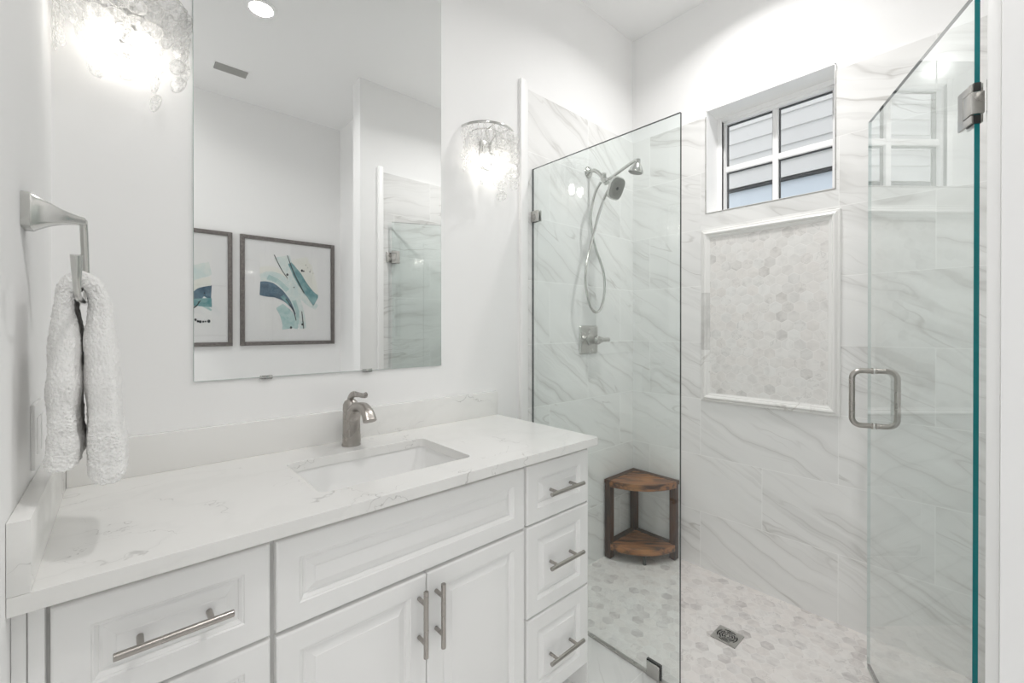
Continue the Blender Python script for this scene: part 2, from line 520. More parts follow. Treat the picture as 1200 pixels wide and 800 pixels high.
def rrect(x0, x1, y0, y1, r, k=6):
    out = []
    for cx, cy, a0 in ((x1 - r, y1 - r, 0), (x0 + r, y1 - r, PI / 2), (x0 + r, y0 + r, PI), (x1 - r, y0 + r, 3 * PI / 2)):
        for i in range(k + 1):
            a = a0 + PI / 2 * i / k
            out.append((cx + r * math.cos(a), cy + r * math.sin(a)))
    return out

# ------------------------------------------------------------------ the room
CZ = 3.056
XW = 2.33                      # tiled face of the window wall
WY0, WY1, WZ0, WZ1 = -0.457, -1.026, 1.909, 2.459
TT = 2.4266                    # top of the tile
struct(boxes('floor', TILE_F, (-1.72, 1.461, -2.55, 0.12, -0.08, 0.0)))
struct(boxes('floor_shower', HEX_FLOOR, (1.461, XW, -1.488, -0.012, -0.08, 0.0)))
struct(boxes('ceiling', CEIL, (-1.72, 2.56, -2.55, 0.12, CZ, CZ + 0.1)))
struct(boxes('wall_back', WALL, (-0.239, 2.56, 0.0, 0.12, -0.08, CZ)))
struct(boxes('wall_back_tile', TILE_N, (1.43, XW, -0.012, 0.0, 0.0, TT)))
struct(boxes('trim_1', TRIMW, (1.385, 1.43, -0.018, 0.0, 0.0, 2.463), r=0.002))
# window wall: drywall with the opening, tile skin 12 mm proud of it
struct(boxes('wall_right', WALL,
             (XW + 0.012, 2.56, WY0, 0.0, -0.08, CZ), (XW + 0.012, 2.56, -2.55, WY1, -0.08, CZ),
             (XW + 0.012, 2.56, WY1, WY0, -0.08, WZ0), (XW + 0.012, 2.56, WY1, WY0, WZ1, CZ)))
struct(boxes('wall_right_tile', TILE_E,
             (XW, XW + 0.012, WY0, -0.012, 0.0, TT), (XW, XW + 0.012, -1.488, WY1, 0.0, TT),
             (XW, XW + 0.012, WY1, WY0, 0.0, WZ0)))
# wing wall that carries the shower door, and its tile
struct(boxes('wall_front', WALL, (1.25, XW + 0.012, -1.63, -1.503, -0.08, CZ)))
struct(boxes('wall_front_tile', TILE_S, (1.415, XW, -1.503, -1.488, 0.0, TT)))
struct(boxes('trim_2', TRIMW, (1.375, 1.415, -1.503, -1.483, 0.0, 2.463), r=0.002))
# picture wall, the nook beside it, the left wall with its doorway and the hall beyond
struct(boxes('wall_pictures', WALL, (-1.72, 1.56, -2.55, -2.43, -0.08, CZ)))
struct(boxes('wall_nook', WALL, (1.454, 1.56, -2.43, -1.63, -0.08, CZ)))
struct(boxes('wall_left', WALL, (-0.239, -0.121, -1.0, 0.0, -0.08, CZ), (-0.239, -0.121, -2.43, -2.0, -0.08, CZ),
             (-0.239, -0.121, -2.0, -1.0, 2.12, CZ)))
struct(boxes('wall_hall', WALL, (-1.72, -1.6, -2.43, 0.12, -0.08, 0.5), (-1.72, -1.6, -2.43, 0.12, 2.5, CZ), (-1.72, -1.6, -2.43, -2.2, 0.5, 2.5), (-1.72, -1.6, -0.2, 0.12, 0.5, 2.5), (-1.6, -0.239, 0.0, 0.12, -0.08, CZ)))  # the unseen opening is added to let fill daylight in through the doorway
struct(boxes('trim_3', TRIMW, (-0.121, -0.101, -1.0, -0.91, 0.0, 2.21), (-0.121, -0.101, -2.09, -2.0, 0.0, 2.21),
             (-0.121, -0.101, -2.0, -1.0, 2.12, 2.21), r=0.003))
struct(boxes('baseboard_front', TRIMW, (-0.121, 1.454, -2.43, -2.414, 0.0, 0.14), r=0.002))

# ------------------------------------------------------------------ window
win = bpy.data.objects.new('window_1', None); COL.objects.link(win); win.location = (2.49, (WY0 + WY1) / 2, WZ0); struct(win)
GY0, GY1, GZ0, GZ1 = -0.500, -0.985, 1.951, 2.418
MY0, MY1, MZ0, MZ1 = -0.7295, -0.7555, 2.156, 2.186
j = MB()
j.box(XW + 0.001, 2.47, WY0, WY0 - 0.004, WZ0, WZ1); j.box(XW + 0.001, 2.47, WY1, WY1 + 0.004, WZ0, WZ1)
j.box(XW + 0.001, 2.47, WY0, WY1, WZ1 - 0.004, WZ1); j.box(XW + 0.001, 2.47, WY0, WY1, WZ0, WZ0 + 0.004)
struct(j.build('jamb', TRIMW, win))
fr = MB()
fr.box(2.46, 2.54, WY0 - 0.004, GY0 + 0.012, WZ0 + 0.004, WZ1 - 0.004, 0.002); fr.box(2.46, 2.54, GY1 - 0.012, WY1 + 0.004, WZ0 + 0.004, WZ1 - 0.004, 0.002)
fr.box(2.46, 2.54, GY0 + 0.012, GY1 - 0.012, GZ1 + 0.012, WZ1 - 0.004, 0.002); fr.box(2.46, 2.54, GY0 + 0.012, GY1 - 0.012, WZ0 + 0.004, GZ0 - 0.012, 0.002)
struct(fr.build('window_frame', VINYL, win))
sa = MB()
sa.box(2.478, 2.512, GY0 + 0.012, GY0, GZ0 - 0.012, GZ1 + 0.012); sa.box(2.478, 2.512, GY1, GY1 - 0.012, GZ0 - 0.012, GZ1 + 0.012)
sa.box(2.478, 2.512, GY0, GY1, GZ1, GZ1 + 0.012); sa.box(2.478, 2.512, GY0, GY1, GZ0 - 0.012, GZ0)
sa.box(2.486, 2.516, MY0, MY1, GZ0, GZ1, 0.002); sa.box(2.486, 2.516, GY0, MY0, MZ0, MZ1, 0.002); sa.box(2.486, 2.516, MY1, GY1, MZ0, MZ1, 0.002)
struct(sa.build('sash', VINYL, win))
for (a, b) in ((GY0, MY0), (MY1, GY1)):
    for (c, d) in ((GZ0, MZ0), (MZ1, GZ1)):
        struct(boxes('pane', PANE_GLASS, (2.499, 2.503, a, b, c, d), parent=win))
        g = MB(); t = 0.005; X0, X1 = 2.5005, 2.515
        g.box(X0, X1, a, a - t, c, d); g.box(X0, X1, b + t, b, c, d)
        g.box(X0, X1, a - t, b + t, d - t, d); g.box(X0, X1, a - t, b + t, c, c + 0.002)
        struct(g.build('gasket', RUBBER, win))
e = MB(); t = 0.0025
e.box(XW - 0.0015, XW + 0.02, WY0 - 0.001, WY0 + t, WZ0, TT); e.box(XW - 0.0015, XW + 0.02, WY1 - t, WY1 + 0.001, WZ0, TT)
e.box(XW - 0.0015, XW + 0.02, WY1 - t, WY0 + t, WZ0 - t, WZ0 + 0.001)
struct(e.build('edge_trim', STEEL, win))

# the neighbour's house outside
nh = thing('neighbor_house', (4.5, -0.4, -0.08), 'white lap-sided house wall with pale blue lower boarding outside the window', 'house')
mb = MB(); lap = 0.1415; z = 2.645; YA, YB = -4.5, 3.5
while z < 6.2:
    mb.add([(4.385, YA, z), (4.385, YB, z), (4.402, YB, z + lap), (4.402, YA, z + lap), (4.44, YA, z), (4.44, YB, z), (4.44, YB, z + lap), (4.44, YA, z + lap)],
           [(0, 1, 2, 3), (4, 7, 6, 5), (0, 4, 5, 1), (3, 2, 6, 7), (0, 3, 7, 4), (1, 5, 6, 2)])
    z += lap
mb.build('siding', SIDING, nh)
mb = MB(); z = 2.645  # black strips stand in for the shade line under each lap
while z < 6.2:
    mb.box(4.4035, 4.4395, YA + 0.01, YB - 0.01, z - 0.005, z + 0.004); z += lap
mb.build('lap_shade_strip', RUBBER, nh)
boxes('drip_edge', RUBBER, (4.39, 4.5, YA, YB, 2.618, 2.638), parent=nh)
boxes('lower_boarding', PALEBLUE, (4.43, 4.55, YA, YB, -0.08, 2.616), parent=nh)
struct(boxes('ground', GROUND, (2.57, 8.0, -6.0, 5.0, -0.2, -0.085)))

# ------------------------------------------------------------------ mosaic panel framed in marble moulding
PY0, PY1, PZ0, PZ1 = -0.4385, -1.047, 0.9086, 1.8167
mp = thing('mosaic_panel', (XW, (PY0 + PY1) / 2, PZ0), 'pale hexagon mosaic panel in a marble moulding frame below the window', 'wall panel')
fw = 0.044
boxes('mosaic_field', HEX_WALL, (XW - 0.004, XW - 0.0005, PY0 - fw + 0.002, PY1 + fw - 0.002, PZ0 + fw - 0.002, PZ1 - fw + 0.002), parent=mp)
PROF = [(0.0, 0.0), (0.0, 0.010), (0.004, 0.013), (0.009, 0.013), (0.012, 0.017), (0.020, 0.020), (0.027, 0.017), (0.030, 0.011), (0.034, 0.011), (0.038, 0.008), (0.044, 0.007), (0.044, 0.0)]
def mould_side(name, A, B, inn, m, cut=None):
    """profile swept from corner A to corner B (y,z), mitred, growing inward along inn"""
    vs = []; n = len(PROF)
    d = ((B[0] - A[0]), (B[1] - A[1])); L = math.hypot(*d); d = (d[0] / L, d[1] / L)
    t0, t1 = cut if cut else (0.0, L)
    for end in (0, 1):
        for (q, h) in PROF:
            tt = (t0 if cut and t0 > 0 else q) if end == 0 else (t1 if cut and t1 < L else L - q)
            vs.append((XW - 0.0004 - h, A[0] + d[0] * tt + inn[0] * q, A[1] + d[1] * tt + inn[1] * q))
    fs = [(i, (i + 1) % n, n + (i + 1) % n, n + i) for i in range(n)] + [tuple(reversed(range(n))), tuple(range(n, 2 * n))]
    return MB().add(vs, fs).build(name, m, mp)
LZ = PZ1 - PZ0
mould_side('moulding', (PY0, PZ1), (PY1, PZ1), (0, -1), MOULD)
mould_side('moulding', (PY1, PZ0), (PY0, PZ0), (0, 1), MOULD)
mould_side('moulding', (PY1, PZ1), (PY1, PZ0), (1, 0), MOULD)
mould_side('moulding', (PY0, PZ0), (PY0, PZ1), (-1, 0), MOULD, (0.0, 0.272))
mould_side('moulding', (PY0, PZ0), (PY0, PZ1), (-1, 0), MOULD_GREY, (0.2725, 0.575))['label'] = 'darker grey moulding piece'
mould_side('moulding', (PY0, PZ0), (PY0, PZ1), (-1, 0), MOULD, (0.5755, LZ))

# ------------------------------------------------------------------ vanity
VF = -0.515                    # face of the cabinet box
van = thing('vanity_cabinet', (0.56, -0.26, 0.0), 'white raised-panel vanity cabinet with bar pulls under the quartz worktop', 'cabinet')
XL, XR = -0.1205, 1.2235
body = MB()
for bx in ((XL + 0.034, XL + 0.05, VF + 0.018, -0.001, 0.10, 0.885), (XR - 0.016, XR, VF + 0.018, -0.001, 0.10, 0.885), (XL + 0.05, XR - 0.016, VF + 0.018, -0.001, 0.10, 0.118),
           (XL + 0.034, XR, VF, VF + 0.018, 0.868, 0.885), (XL + 0.034, XR, VF, VF + 0.018, 0.10, 0.113), (-0.076, 0.214, VF, VF + 0.018, 0.6765, 0.686), (0.234, 0.909, VF, VF + 0.018, 0.6765, 0.686), (0.930, 1.216, VF, VF + 0.018, 0.6765, 0.686),
           (XL + 0.034, -0.076, VF, VF + 0.018, 0.113, 0.868), (0.214, 0.234, VF, VF + 0.018, 0.113, 0.868), (0.909, 0.930, VF, VF + 0.018, 0.113, 0.868), (1.216, XR, VF, VF + 0.018, 0.113, 0.868),
           (0.566, 0.579, VF, VF + 0.018, 0.113, 0.6765), (-0.076, 0.214, VF, VF + 0.018, 0.388, 0.399), (0.930, 1.216, VF, VF + 0.018, 0.388, 0.399)):
    body.box(*bx)
body.build('body', CABIN, van)
boxes('side_panel', CAB, (XR - 0.0005, XR + 0.0045, -0.530, -0.001, 0.0, 0.885), parent=van)
boxes('toe_kick', CAB, (XL, XR, -0.44, -0.02, 0.0, 0.10), parent=van)
f = MB()
f.box(XL, -0.105, -0.532, -0.02, 0.10, 0.885, 0.0015); f.box(-0.1035, -0.0862, -0.535, -0.02, 0.10, 0.885, 0.0015)
f.build('filler_strip', CAB, van)

def raised(x0, x1, z0, z1, yb=VF, t=0.020):
    """raised-panel front: (inset, depth in front of yb) rings, then the flat field"""
    rings = [(0, 0), (0, t - 0.004), (0.0012, t - 0.0015), (0.004, t), (0.0435, t), (0.0445, t - 0.0015), (0.046, t - 0.003), (0.0475, t - 0.003),
             (0.0525, t - 0.0075), (0.0535, t - 0.0105), (0.058, t - 0.0105), (0.0735, t - 0.003), (0.0745, t - 0.0015), (0.076, t - 0.001)]
    vs = []
    for (i, d) in rings:
        y = yb - d
        vs += [(x0 + i, y, z0 + i), (x1 - i, y, z0 + i), (x1 - i, y, z1 - i), (x0 + i, y, z1 - i)]
    fs = [(3, 2, 1, 0)]
    for k in range(len(rings) - 1):
        for q in range(4):
            a, b = 4 * k + q, 4 * k + (q + 1) % 4
            fs.append((a, b, b + 4, a + 4))
    n = 4 * (len(rings) - 1)
    fs.append((n, n + 1, n + 2, n + 3))
    return MB().add(vs, fs)
def pull(parent, c, L=0.162, cc=0.096, vert=False):
    mb = MB(); x, y, z = c
    d = Vector((0, 0, 1)) if vert else Vector((1, 0, 0)); c = Vector(c); r = 0.0062
    h = L / 2
    prof = [(r - 0.0008, -h), (r, -h + 0.0008), (r, h - 0.0008), (r - 0.0008, h)]
    mb.lathe(prof, c, d, 20)
    for s in (-1, 1):
        p = c + d * (s * cc / 2)
        mb.lathe([(0.005, 0.0), (0.005, 0.0358)], p, (0, 1, 0), 14)
    return mb.build('handle', NICKEL, parent)
HY = -0.570
def drawer(x0, x1, z0, z1, hz, hx=None, name='drawer'):
    o = raised(x0, x1, z0, z1).build(name, CAB, van, angle=20)
    pull(o, ((x0 + x1) / 2 + 0.002 if hx is None else hx, HY, hz))
    return o
drawer(-0.0806, 0.2185, 0.6850, 0.8680, 0.778, 0.0708)
drawer(-0.0806, 0.2185, 0.3970, 0.6780, 0.540, 0.0708)
drawer(-0.0806, 0.2185, 0.1150, 0.3900, 0.243, 0.0708)
raised(0.2292, 0.9143, 0.6840, 0.8670).build('drawer_front', CAB, van, angle=20)
d1 = raised(0.2292, 0.5712, 0.1150, 0.6750).build('door', CAB, van, angle=20)
pull(d1, (0.5495, HY, 0.5733), vert=True)
d2 = raised(0.5738, 0.9143, 0.1150, 0.6750).build('door', CAB, van, angle=20)
pull(d2, (0.5992, HY, 0.5733), vert=True)
drawer(0.9244, 1.2222, 0.6860, 0.8680, 0.7745, 1.077)
drawer(0.9244, 1.2222, 0.3970, 0.6790, 0.5422, 1.077)
drawer(0.9244, 1.2222, 0.1150, 0.3900, 0.2433, 1.077)

# worktop, splashes, sink
SX0, SX1, SY0, SY1 = 0.342, 0.776, -0.454, -0.161
CT, CB = 0.914, 0.886
inner = rrect(SX0, SX1, SY0, SY1, 0.022)
outer = [(1.2403, -0.0005), (-0.1205, -0.0005), (-0.1205, -0.565), (1.2403, -0.565)]
k = 7; mb = MB(); nI = len(inner)
vs = [(x, y, CT) for x, y in outer] + [(x, y, CT) for x, y in inner]
vs += [(x, y, CB) for x, y in outer] + [(x, y, CB) for x, y in inner]
N = 4 + nI; fs = []
for q in range(4):
    q2 = (q + 1) % 4
    seq = [(q * k + 3 + i) % nI for i in range(0, k + 1)]      # mid of corner q to mid of corner q2
    top = [q, q2] + [4 + i for i in reversed(seq)]
    fs.append(tuple(top)); fs.append(tuple(N + i for i in reversed(top)))
    fs.append((q, q2, N + q2, N + q))
for i in range(nI):
    a, b = 4 + i, 4 + (i + 1) % nI
    fs.append((b, a, N + a, N + b))
mb.add(vs, fs)
tag(mb.build('countertop', QUARTZ, bevel=0.0012), 'white quartz worktop with thin grey veins on the vanity', 'countertop')
tag(boxes('backsplash', QUARTZ, (-0.0965, 1.2403, -0.0200, -0.0005, CT + 0.0003, 1.0166), r=0.001), 'low white quartz upstand along the wall below the mirror', 'backsplash')
tag(boxes('side_splash', QUARTZ, (-0.1205, -0.0968, -0.565, -0.0005, CT + 0.0003, 1.0200), r=0.001), 'short white quartz upstand on the left wall under the towel', 'backsplash')

sk = thing('sink', (0.559, -0.3075, 0.74), 'rectangular white undermount sink set in the quartz worktop', 'sink')
mb = MB(); rings = []
e = 0.004
for (ins, z, r) in ((-0.022, CB - 0.0005, 0.03), (-e, CB - 0.0005, 0.026), (-e + 0.001, CB - 0.006, 0.026), (0.006, CB - 0.05, 0.03), (0.018, CB - 0.112, 0.045), (0.035, CB - 0.132, 0.06), (0.07, CB - 0.140, 0.07)):
    rings.append([(x, y, z) for x, y in rrect(SX0 + ins, SX1 - ins, SY0 + ins, SY1 - ins, r)])
for (ins, z, r) in ((0.07, CB - 0.150, 0.07), (0.03, CB - 0.146, 0.06), (0.008, CB - 0.115, 0.045), (-0.014, CB - 0.03, 0.03), (-0.022, CB - 0.012, 0.03)):
    rings.append([(x, y, z) for x, y in rrect(SX0 + ins, SX1 - ins, SY0 + ins, SY1 - ins, r)])
n = len(rings[0]); vs = [p for r in rings for p in r]; fs = []
for i in range(len(rings) - 1):
    if i == 6: continue
    for q in range(n): fs.append((i * n + q, i * n + (q + 1) % n, (i + 1) * n + (q + 1) % n, (i + 1) * n + q))
L = len(rings) - 1
for q in range(n): fs.append((L * n + q, L * n + (q + 1) % n, (q + 1) % n, q))
fs.append(tuple(6 * n + q for q in range(n))); fs.append(tuple(reversed([7 * n + q for q in range(n)])))
mb.add(vs, fs, 0, True); mb.build('basin', PORCELAIN, sk, angle=50)
MB().lathe([(0.0, 0.0), (0.028, 0.0), (0.030, 0.002), (0.026, 0.004), (0.018, 0.003), (0.016, 0.006), (0.0, 0.008)], (0.559, -0.29, CB - 0.1398), n=28).build('drain_plug', CHROME, sk)

# faucet
fc = thing('faucet', (0.559, -0.085, CT), 'brushed nickel single-lever faucet behind the sink', 'faucet')
FX, FY = 0.559, -0.085
mb = MB()
vs = []; nn = 28; prof = [(0.0295, 0.030, 0.0, 0.0), (0.0295, 0.030, 0.003, 0.0), (0.0275, 0.028, 0.008, 0.0), (0.0265, 0.027, 0.04, -0.001), (0.0265, 0.027, 0.075, -0.001),
        (0.026, 0.0265, 0.10, 0.0), (0.0255, 0.026, 0.118, 0.002), (0.024, 0.024, 0.132, 0.004), (0.019, 0.020, 0.143, 0.004), (0.010, 0.011, 0.149, 0.003)]
for (rx, ry, h, dy) in prof:
    for q in range(nn):
        a = 2 * PI * q / nn
        vs.append((FX + math.cos(a) * rx, FY + dy + math.sin(a) * ry, CT + h))
fs = []
for i in range(len(prof) - 1):
    for q in range(nn): fs.append((i * nn + q, i * nn + (q + 1) % nn, (i + 1) * nn + (q + 1) % nn, (i + 1) * nn + q))
fs += [tuple(reversed(range(nn))), tuple((len(prof) - 1) * nn + q for q in range(nn))]
mb.add(vs, fs, 0, True); mb.build('body', NICKEL, fc)
# spout: a wide flattened tube rising out of the body and arching over the bowl
cl = catmull([(FX, FY - 0.004, CT + 0.012), (FX, FY - 0.006, CT + 0.055), (FX, FY - 0.016, CT + 0.095), (FX, FY - 0.048, CT + 0.128), (FX, FY - 0.088, CT + 0.136), (FX, FY - 0.124, CT + 0.124), (FX, FY - 0.144, CT + 0.100)], 6)
mb = MB(); nn = 24; vs = []; N = len(cl)
for i, p in enumerate(cl):
    a = cl[max(0, i - 1)]; b = cl[min(N - 1, i + 1)]; t = (b - a).normalized()
    ex = Vector((1, 0, 0)); en = t.cross(ex).normalized(); u = i / (N - 1)
    w = 0.0268 - 0.008 * min(1, u * 1.6) + (0.002 if u > 0.8 else 0) * (u - 0.8) * 5; hgt = 0.0268 * (1 - min(1, u * 1.7)) + 0.0125 * min(1, u * 1.7)
    for q in range(nn):
        an = 2 * PI * q / nn; c_, s_ = math.cos(an), math.sin(an)
        c_ = math.copysign(abs(c_) ** 0.75, c_); s_ = math.copysign(abs(s_) ** 0.75, s_)
        vs.append(p + ex * (c_ * w) + en * (s_ * hgt))
fs = []
for i in range(N - 1):
    for q in range(nn): fs.append((i * nn + q, i * nn + (q + 1) % nn, (i + 1) * nn + (q + 1) % nn, (i + 1) * nn + q))
mb.add(vs, fs, 0, True)
mb.add(vs[:nn], [tuple(reversed(range(nn)))]); mb.add(vs[-nn:], [tuple(range(nn))])
mb.build('spout', NICKEL, fc)
hd = catmull([(FX, FY + 0.012, CT + 0.128), (FX, FY + 0.006, CT + 0.150), (FX, FY - 0.016, CT + 0.166), (FX, FY - 0.050, CT + 0.170), (FX, FY - 0.090, CT + 0.171), (FX, FY - 0.116, CT + 0.176)], 6)
MB().tube(hd, [0.016 - 0.0085 * min(1, i / (len(hd) - 1) * 1.5) + (0.0012 if i > len(hd) - 5 else 0) for i in range(len(hd))], 16, flat=(0.62, 1.0)).build('lever', NICKEL, fc)

# ------------------------------------------------------------------ mirror
mr = thing('mirror', (0.553, -0.004, 1.146), 'tall frameless mirror on the wall above the vanity', 'mirror')
MX0, MX1, MZB, MZT = 0.1499, 0.9556, 1.146, 2.68
mb = MB().box(MX0, MX1, -0.006, -0.0005, MZB, MZT, 0.0008, seg=1)
o = mb.build('mirror_glass', [MIRROR, MIRROR_EDGE], mr)
for p in o.data.polygons:
    p.use_smooth = False
    p.material_index = 0 if p.normal.y < -0.99 else 1
for cx in (0.329, 0.648):
    m_ = MB(); m_.box(cx - 0.017, cx + 0.017, -0.0085, -0.0065, 1.1405, 1.1515, 0.0007); m_.box(cx - 0.017, cx + 0.017, -0.0085, -0.0005, 1.1405, 1.1435, 0.0007)
    m_.build('mirror_clip', CHROME, mr)

# ------------------------------------------------------------------ capiz shell sconces
def copy_tree(o, parent=None):
    c = o.copy(); COL.objects.link(c); c.parent = parent
    for ch in list(o.children): copy_tree(ch, c)
    return c
ZR = 2.138
def make_sconce(cx, label, seed):
    rng = random.Random(seed)
    t = thing('wall_sconce', (cx, 0.0, ZR), label, 'wall lamp', 'shell sconces beside the mirror')
    R = 0.125
    MB().tube([(cx + R * math.cos(a), -0.004 - R * math.sin(a), ZR) for a in [PI * i / 36 for i in range(37)]], 0.0035, 8, flat=(1.6, 0.6)).build('ring', CHROME, t)
    r2 = 0.072
    MB().tube([(cx + r2 * math.cos(a), -0.004 - r2 * math.sin(a), ZR - 0.004) for a in [PI * i / 28 for i in range(29)]], 0.0022, 8).build('inner_ring', CHROME, t)
    bp = MB().box(cx - 0.030, cx + 0.030, -0.014, 0.0, ZR - 0.150, ZR - 0.030, 0.004)
    bp.build('backplate', CHROME, t)
    br = MB()
    for s in (-1, 1):
        br.tube(catmull([(cx + s * 0.028, -0.040, ZR - 0.004), (cx + s * 0.012, -0.034, ZR - 0.03), (cx + s * 0.007, -0.030, ZR - 0.06), (cx + s * 0.012, -0.034, ZR - 0.085), (cx + s * 0.030, -0.050, ZR - 0.105)], 5), 0.0045, 8)
        br.tube([(cx + s * 0.007, -0.012, ZR - 0.06), (cx + s * 0.007, -0.031, ZR - 0.06)], 0.006, 8)
        br.tube([(cx + s * 0.028, -0.040, ZR - 0.002), (cx + s * 0.040, -0.118, ZR - 0.002)], 0.0022, 8)
    br.build('bracket', CHROME, t)
    for s in (-1, 1):
        sx = cx + s * 0.034
        MB().lathe([(0.011, 0.0), (0.013, 0.004), (0.013, 0.026), (0.010, 0.030)], (sx, -0.052, ZR - 0.112), (0, 0, 1), 16).build('bulb_socket', PLASTIC, t)
        MB().lathe([(0.003, 0.0), (0.010, 0.006), (0.0155, 0.02), (0.017, 0.032), (0.014, 0.044), (0.010, 0.05)], (sx, -0.052, ZR - 0.163), (0, 0, 1), 16).build('bulb', BULB_M, t)
    disc = None
    plan = []
    for i in range(12):
        a = math.radians(9 + 162 * i / 11); n = 4 if i % 3 else 3
        plan.append((cx + R * math.cos(a), -0.004 - R * math.sin(a), ZR - 0.003, n + (1 if i == 2 else 0), a))
    for i in range(7):
        a = math.radians(14 + 152 * i / 6); n = 5 if i % 2 else 4
        plan.append((cx + r2 * math.cos(a), -0.004 - r2 * math.sin(a), ZR - 0.006, n + (1 if i == 1 else 0), a))
    for (sx, sy, sz, n, a) in plan:
        L = n * 0.0465 + 0.004
        st = MB().tube([(sx, sy, sz), (sx, sy, sz - L + 0.028)], 0.0004, 5).build('strand', SHELLWIRE, t)
        for q in range(n):
            rad = 0.0228
            if disc is None:
                pr = [(0.0, -0.0008), (0.006, -0.0006), (0.013, -0.0003), (0.019, 0.0001), (rad, 0.0006), (rad, 0.0011), (0.019, 0.0006), (0.0, 0.0001)]
                b = MB(); nn = 20
                for (r_, h_) in pr[1:-1]:
                    for k_ in range(nn):
                        an = 2 * PI * k_ / nn; w = 1 + 0.03 * math.sin(3 * an + 1) + 0.02 * math.sin(5 * an)
                        b.v.append((r_ * w * math.cos(an), h_ + 0.0006 * math.sin(2 * an), r_ * w * math.sin(an)))
                for k2 in range(len(pr) - 3):
                    for k_ in range(nn):
                        b.f.append((k2 * nn + k_, k2 * nn + (k_ + 1) % nn, (k2 + 1) * nn + (k_ + 1) % nn, (k2 + 1) * nn + k_)); b.mi.append(0); b.sm.append(True)
                for ring in (list(reversed(range(nn))), [(len(pr) - 3) * nn + k_ for k_ in range(nn)]):
                    b.f.append(tuple(ring)); b.mi.append(0); b.sm.append(True)
                d = disc = b.build('shell_disc', SHELL, None, angle=60)
            else:
                d = disc.copy(); COL.objects.link(d)
            d.parent = st
            s_ = rng.uniform(0.93, 1.06)
            d.scale = (s_, 1, s_)
            d.rotation_euler = (rng.uniform(-0.12, 0.12), 0.0, a - PI / 2 + rng.uniform(-0.4, 0.4))
            # hang each disc from the one above, turned to face outward
            d.location = (sx - cx + rng.uniform(-0.002, 0.002), sy + rng.uniform(-0.002, 0.002), sz - ZR - 0.027 - 0.0465 * q)
    return t
make_sconce(1.182, 'lit capiz-shell wall sconce between the mirror and the shower', 3)
make_sconce(0.012, 'lit capiz-shell wall sconce in the corner above the towel, left of the mirror', 11)

# ------------------------------------------------------------------ towel ring and towel on the left wall
LX = -0.121
tr = thing('towel_ring', (LX, -0.42, 1.49), 'brushed nickel open towel ring on the left wall', 'towel ring')
mb = MB(); RINGX = -0.049
secs = [(-0.121, 0.029, 0.029, 1.490), (-0.110, 0.029, 0.029, 1.490), (-0.106, 0.026, 0.026, 1.490), (-0.090, 0.019, 0.018, 1.490), (-0.075, 0.013, 0.0115, 1.488), (-0.060, 0.0085, 0.008, 1.486), (-0.046, 0.0065, 0.0065, 1.484)]
vs = []
for (x, hy, hz, zc) in secs:
    vs += [(x, yy - 0.405, zz + zc) for yy, zz in rrect(-hy, hy, -hz, hz, min(hy, hz) * 0.22, 2)]
n = 12; fs = []
for i in range(len(secs) - 1):
    for q in range(n): fs.append((i * n + q, i * n + (q + 1) % n, (i + 1) * n + (q + 1) % n, (i + 1) * n + q))
fs += [tuple(reversed(range(n))), tuple((len(secs) - 1) * n + q for q in range(n))]
mb.add(vs, fs, 0, True).build('wall_post', CHROME, tr, angle=25)
path = [(RINGX, -0.405, 1.484)] + catmull([(RINGX, -0.392, 1.476), (RINGX, -0.352, 1.420), (RINGX, -0.328, 1.366), (RINGX, -0.342, 1.345), (RINGX, -0.400, 1.341), (RINGX, -0.500, 1.341), (RINGX, -0.548, 1.347), (RINGX, -0.566, 1.372), (RINGX, -0.574, 1.404)], 6)
nn = len(path)
MB().tube(path, [0.0075 if i < 12 else (0.0055 if i < nn - 12 else 0.0055 + 0.00035 * (i - nn + 12)) for i in range(nn)], 12, flat=(1.0, 0.75)).build('ring', CHROME, tr)

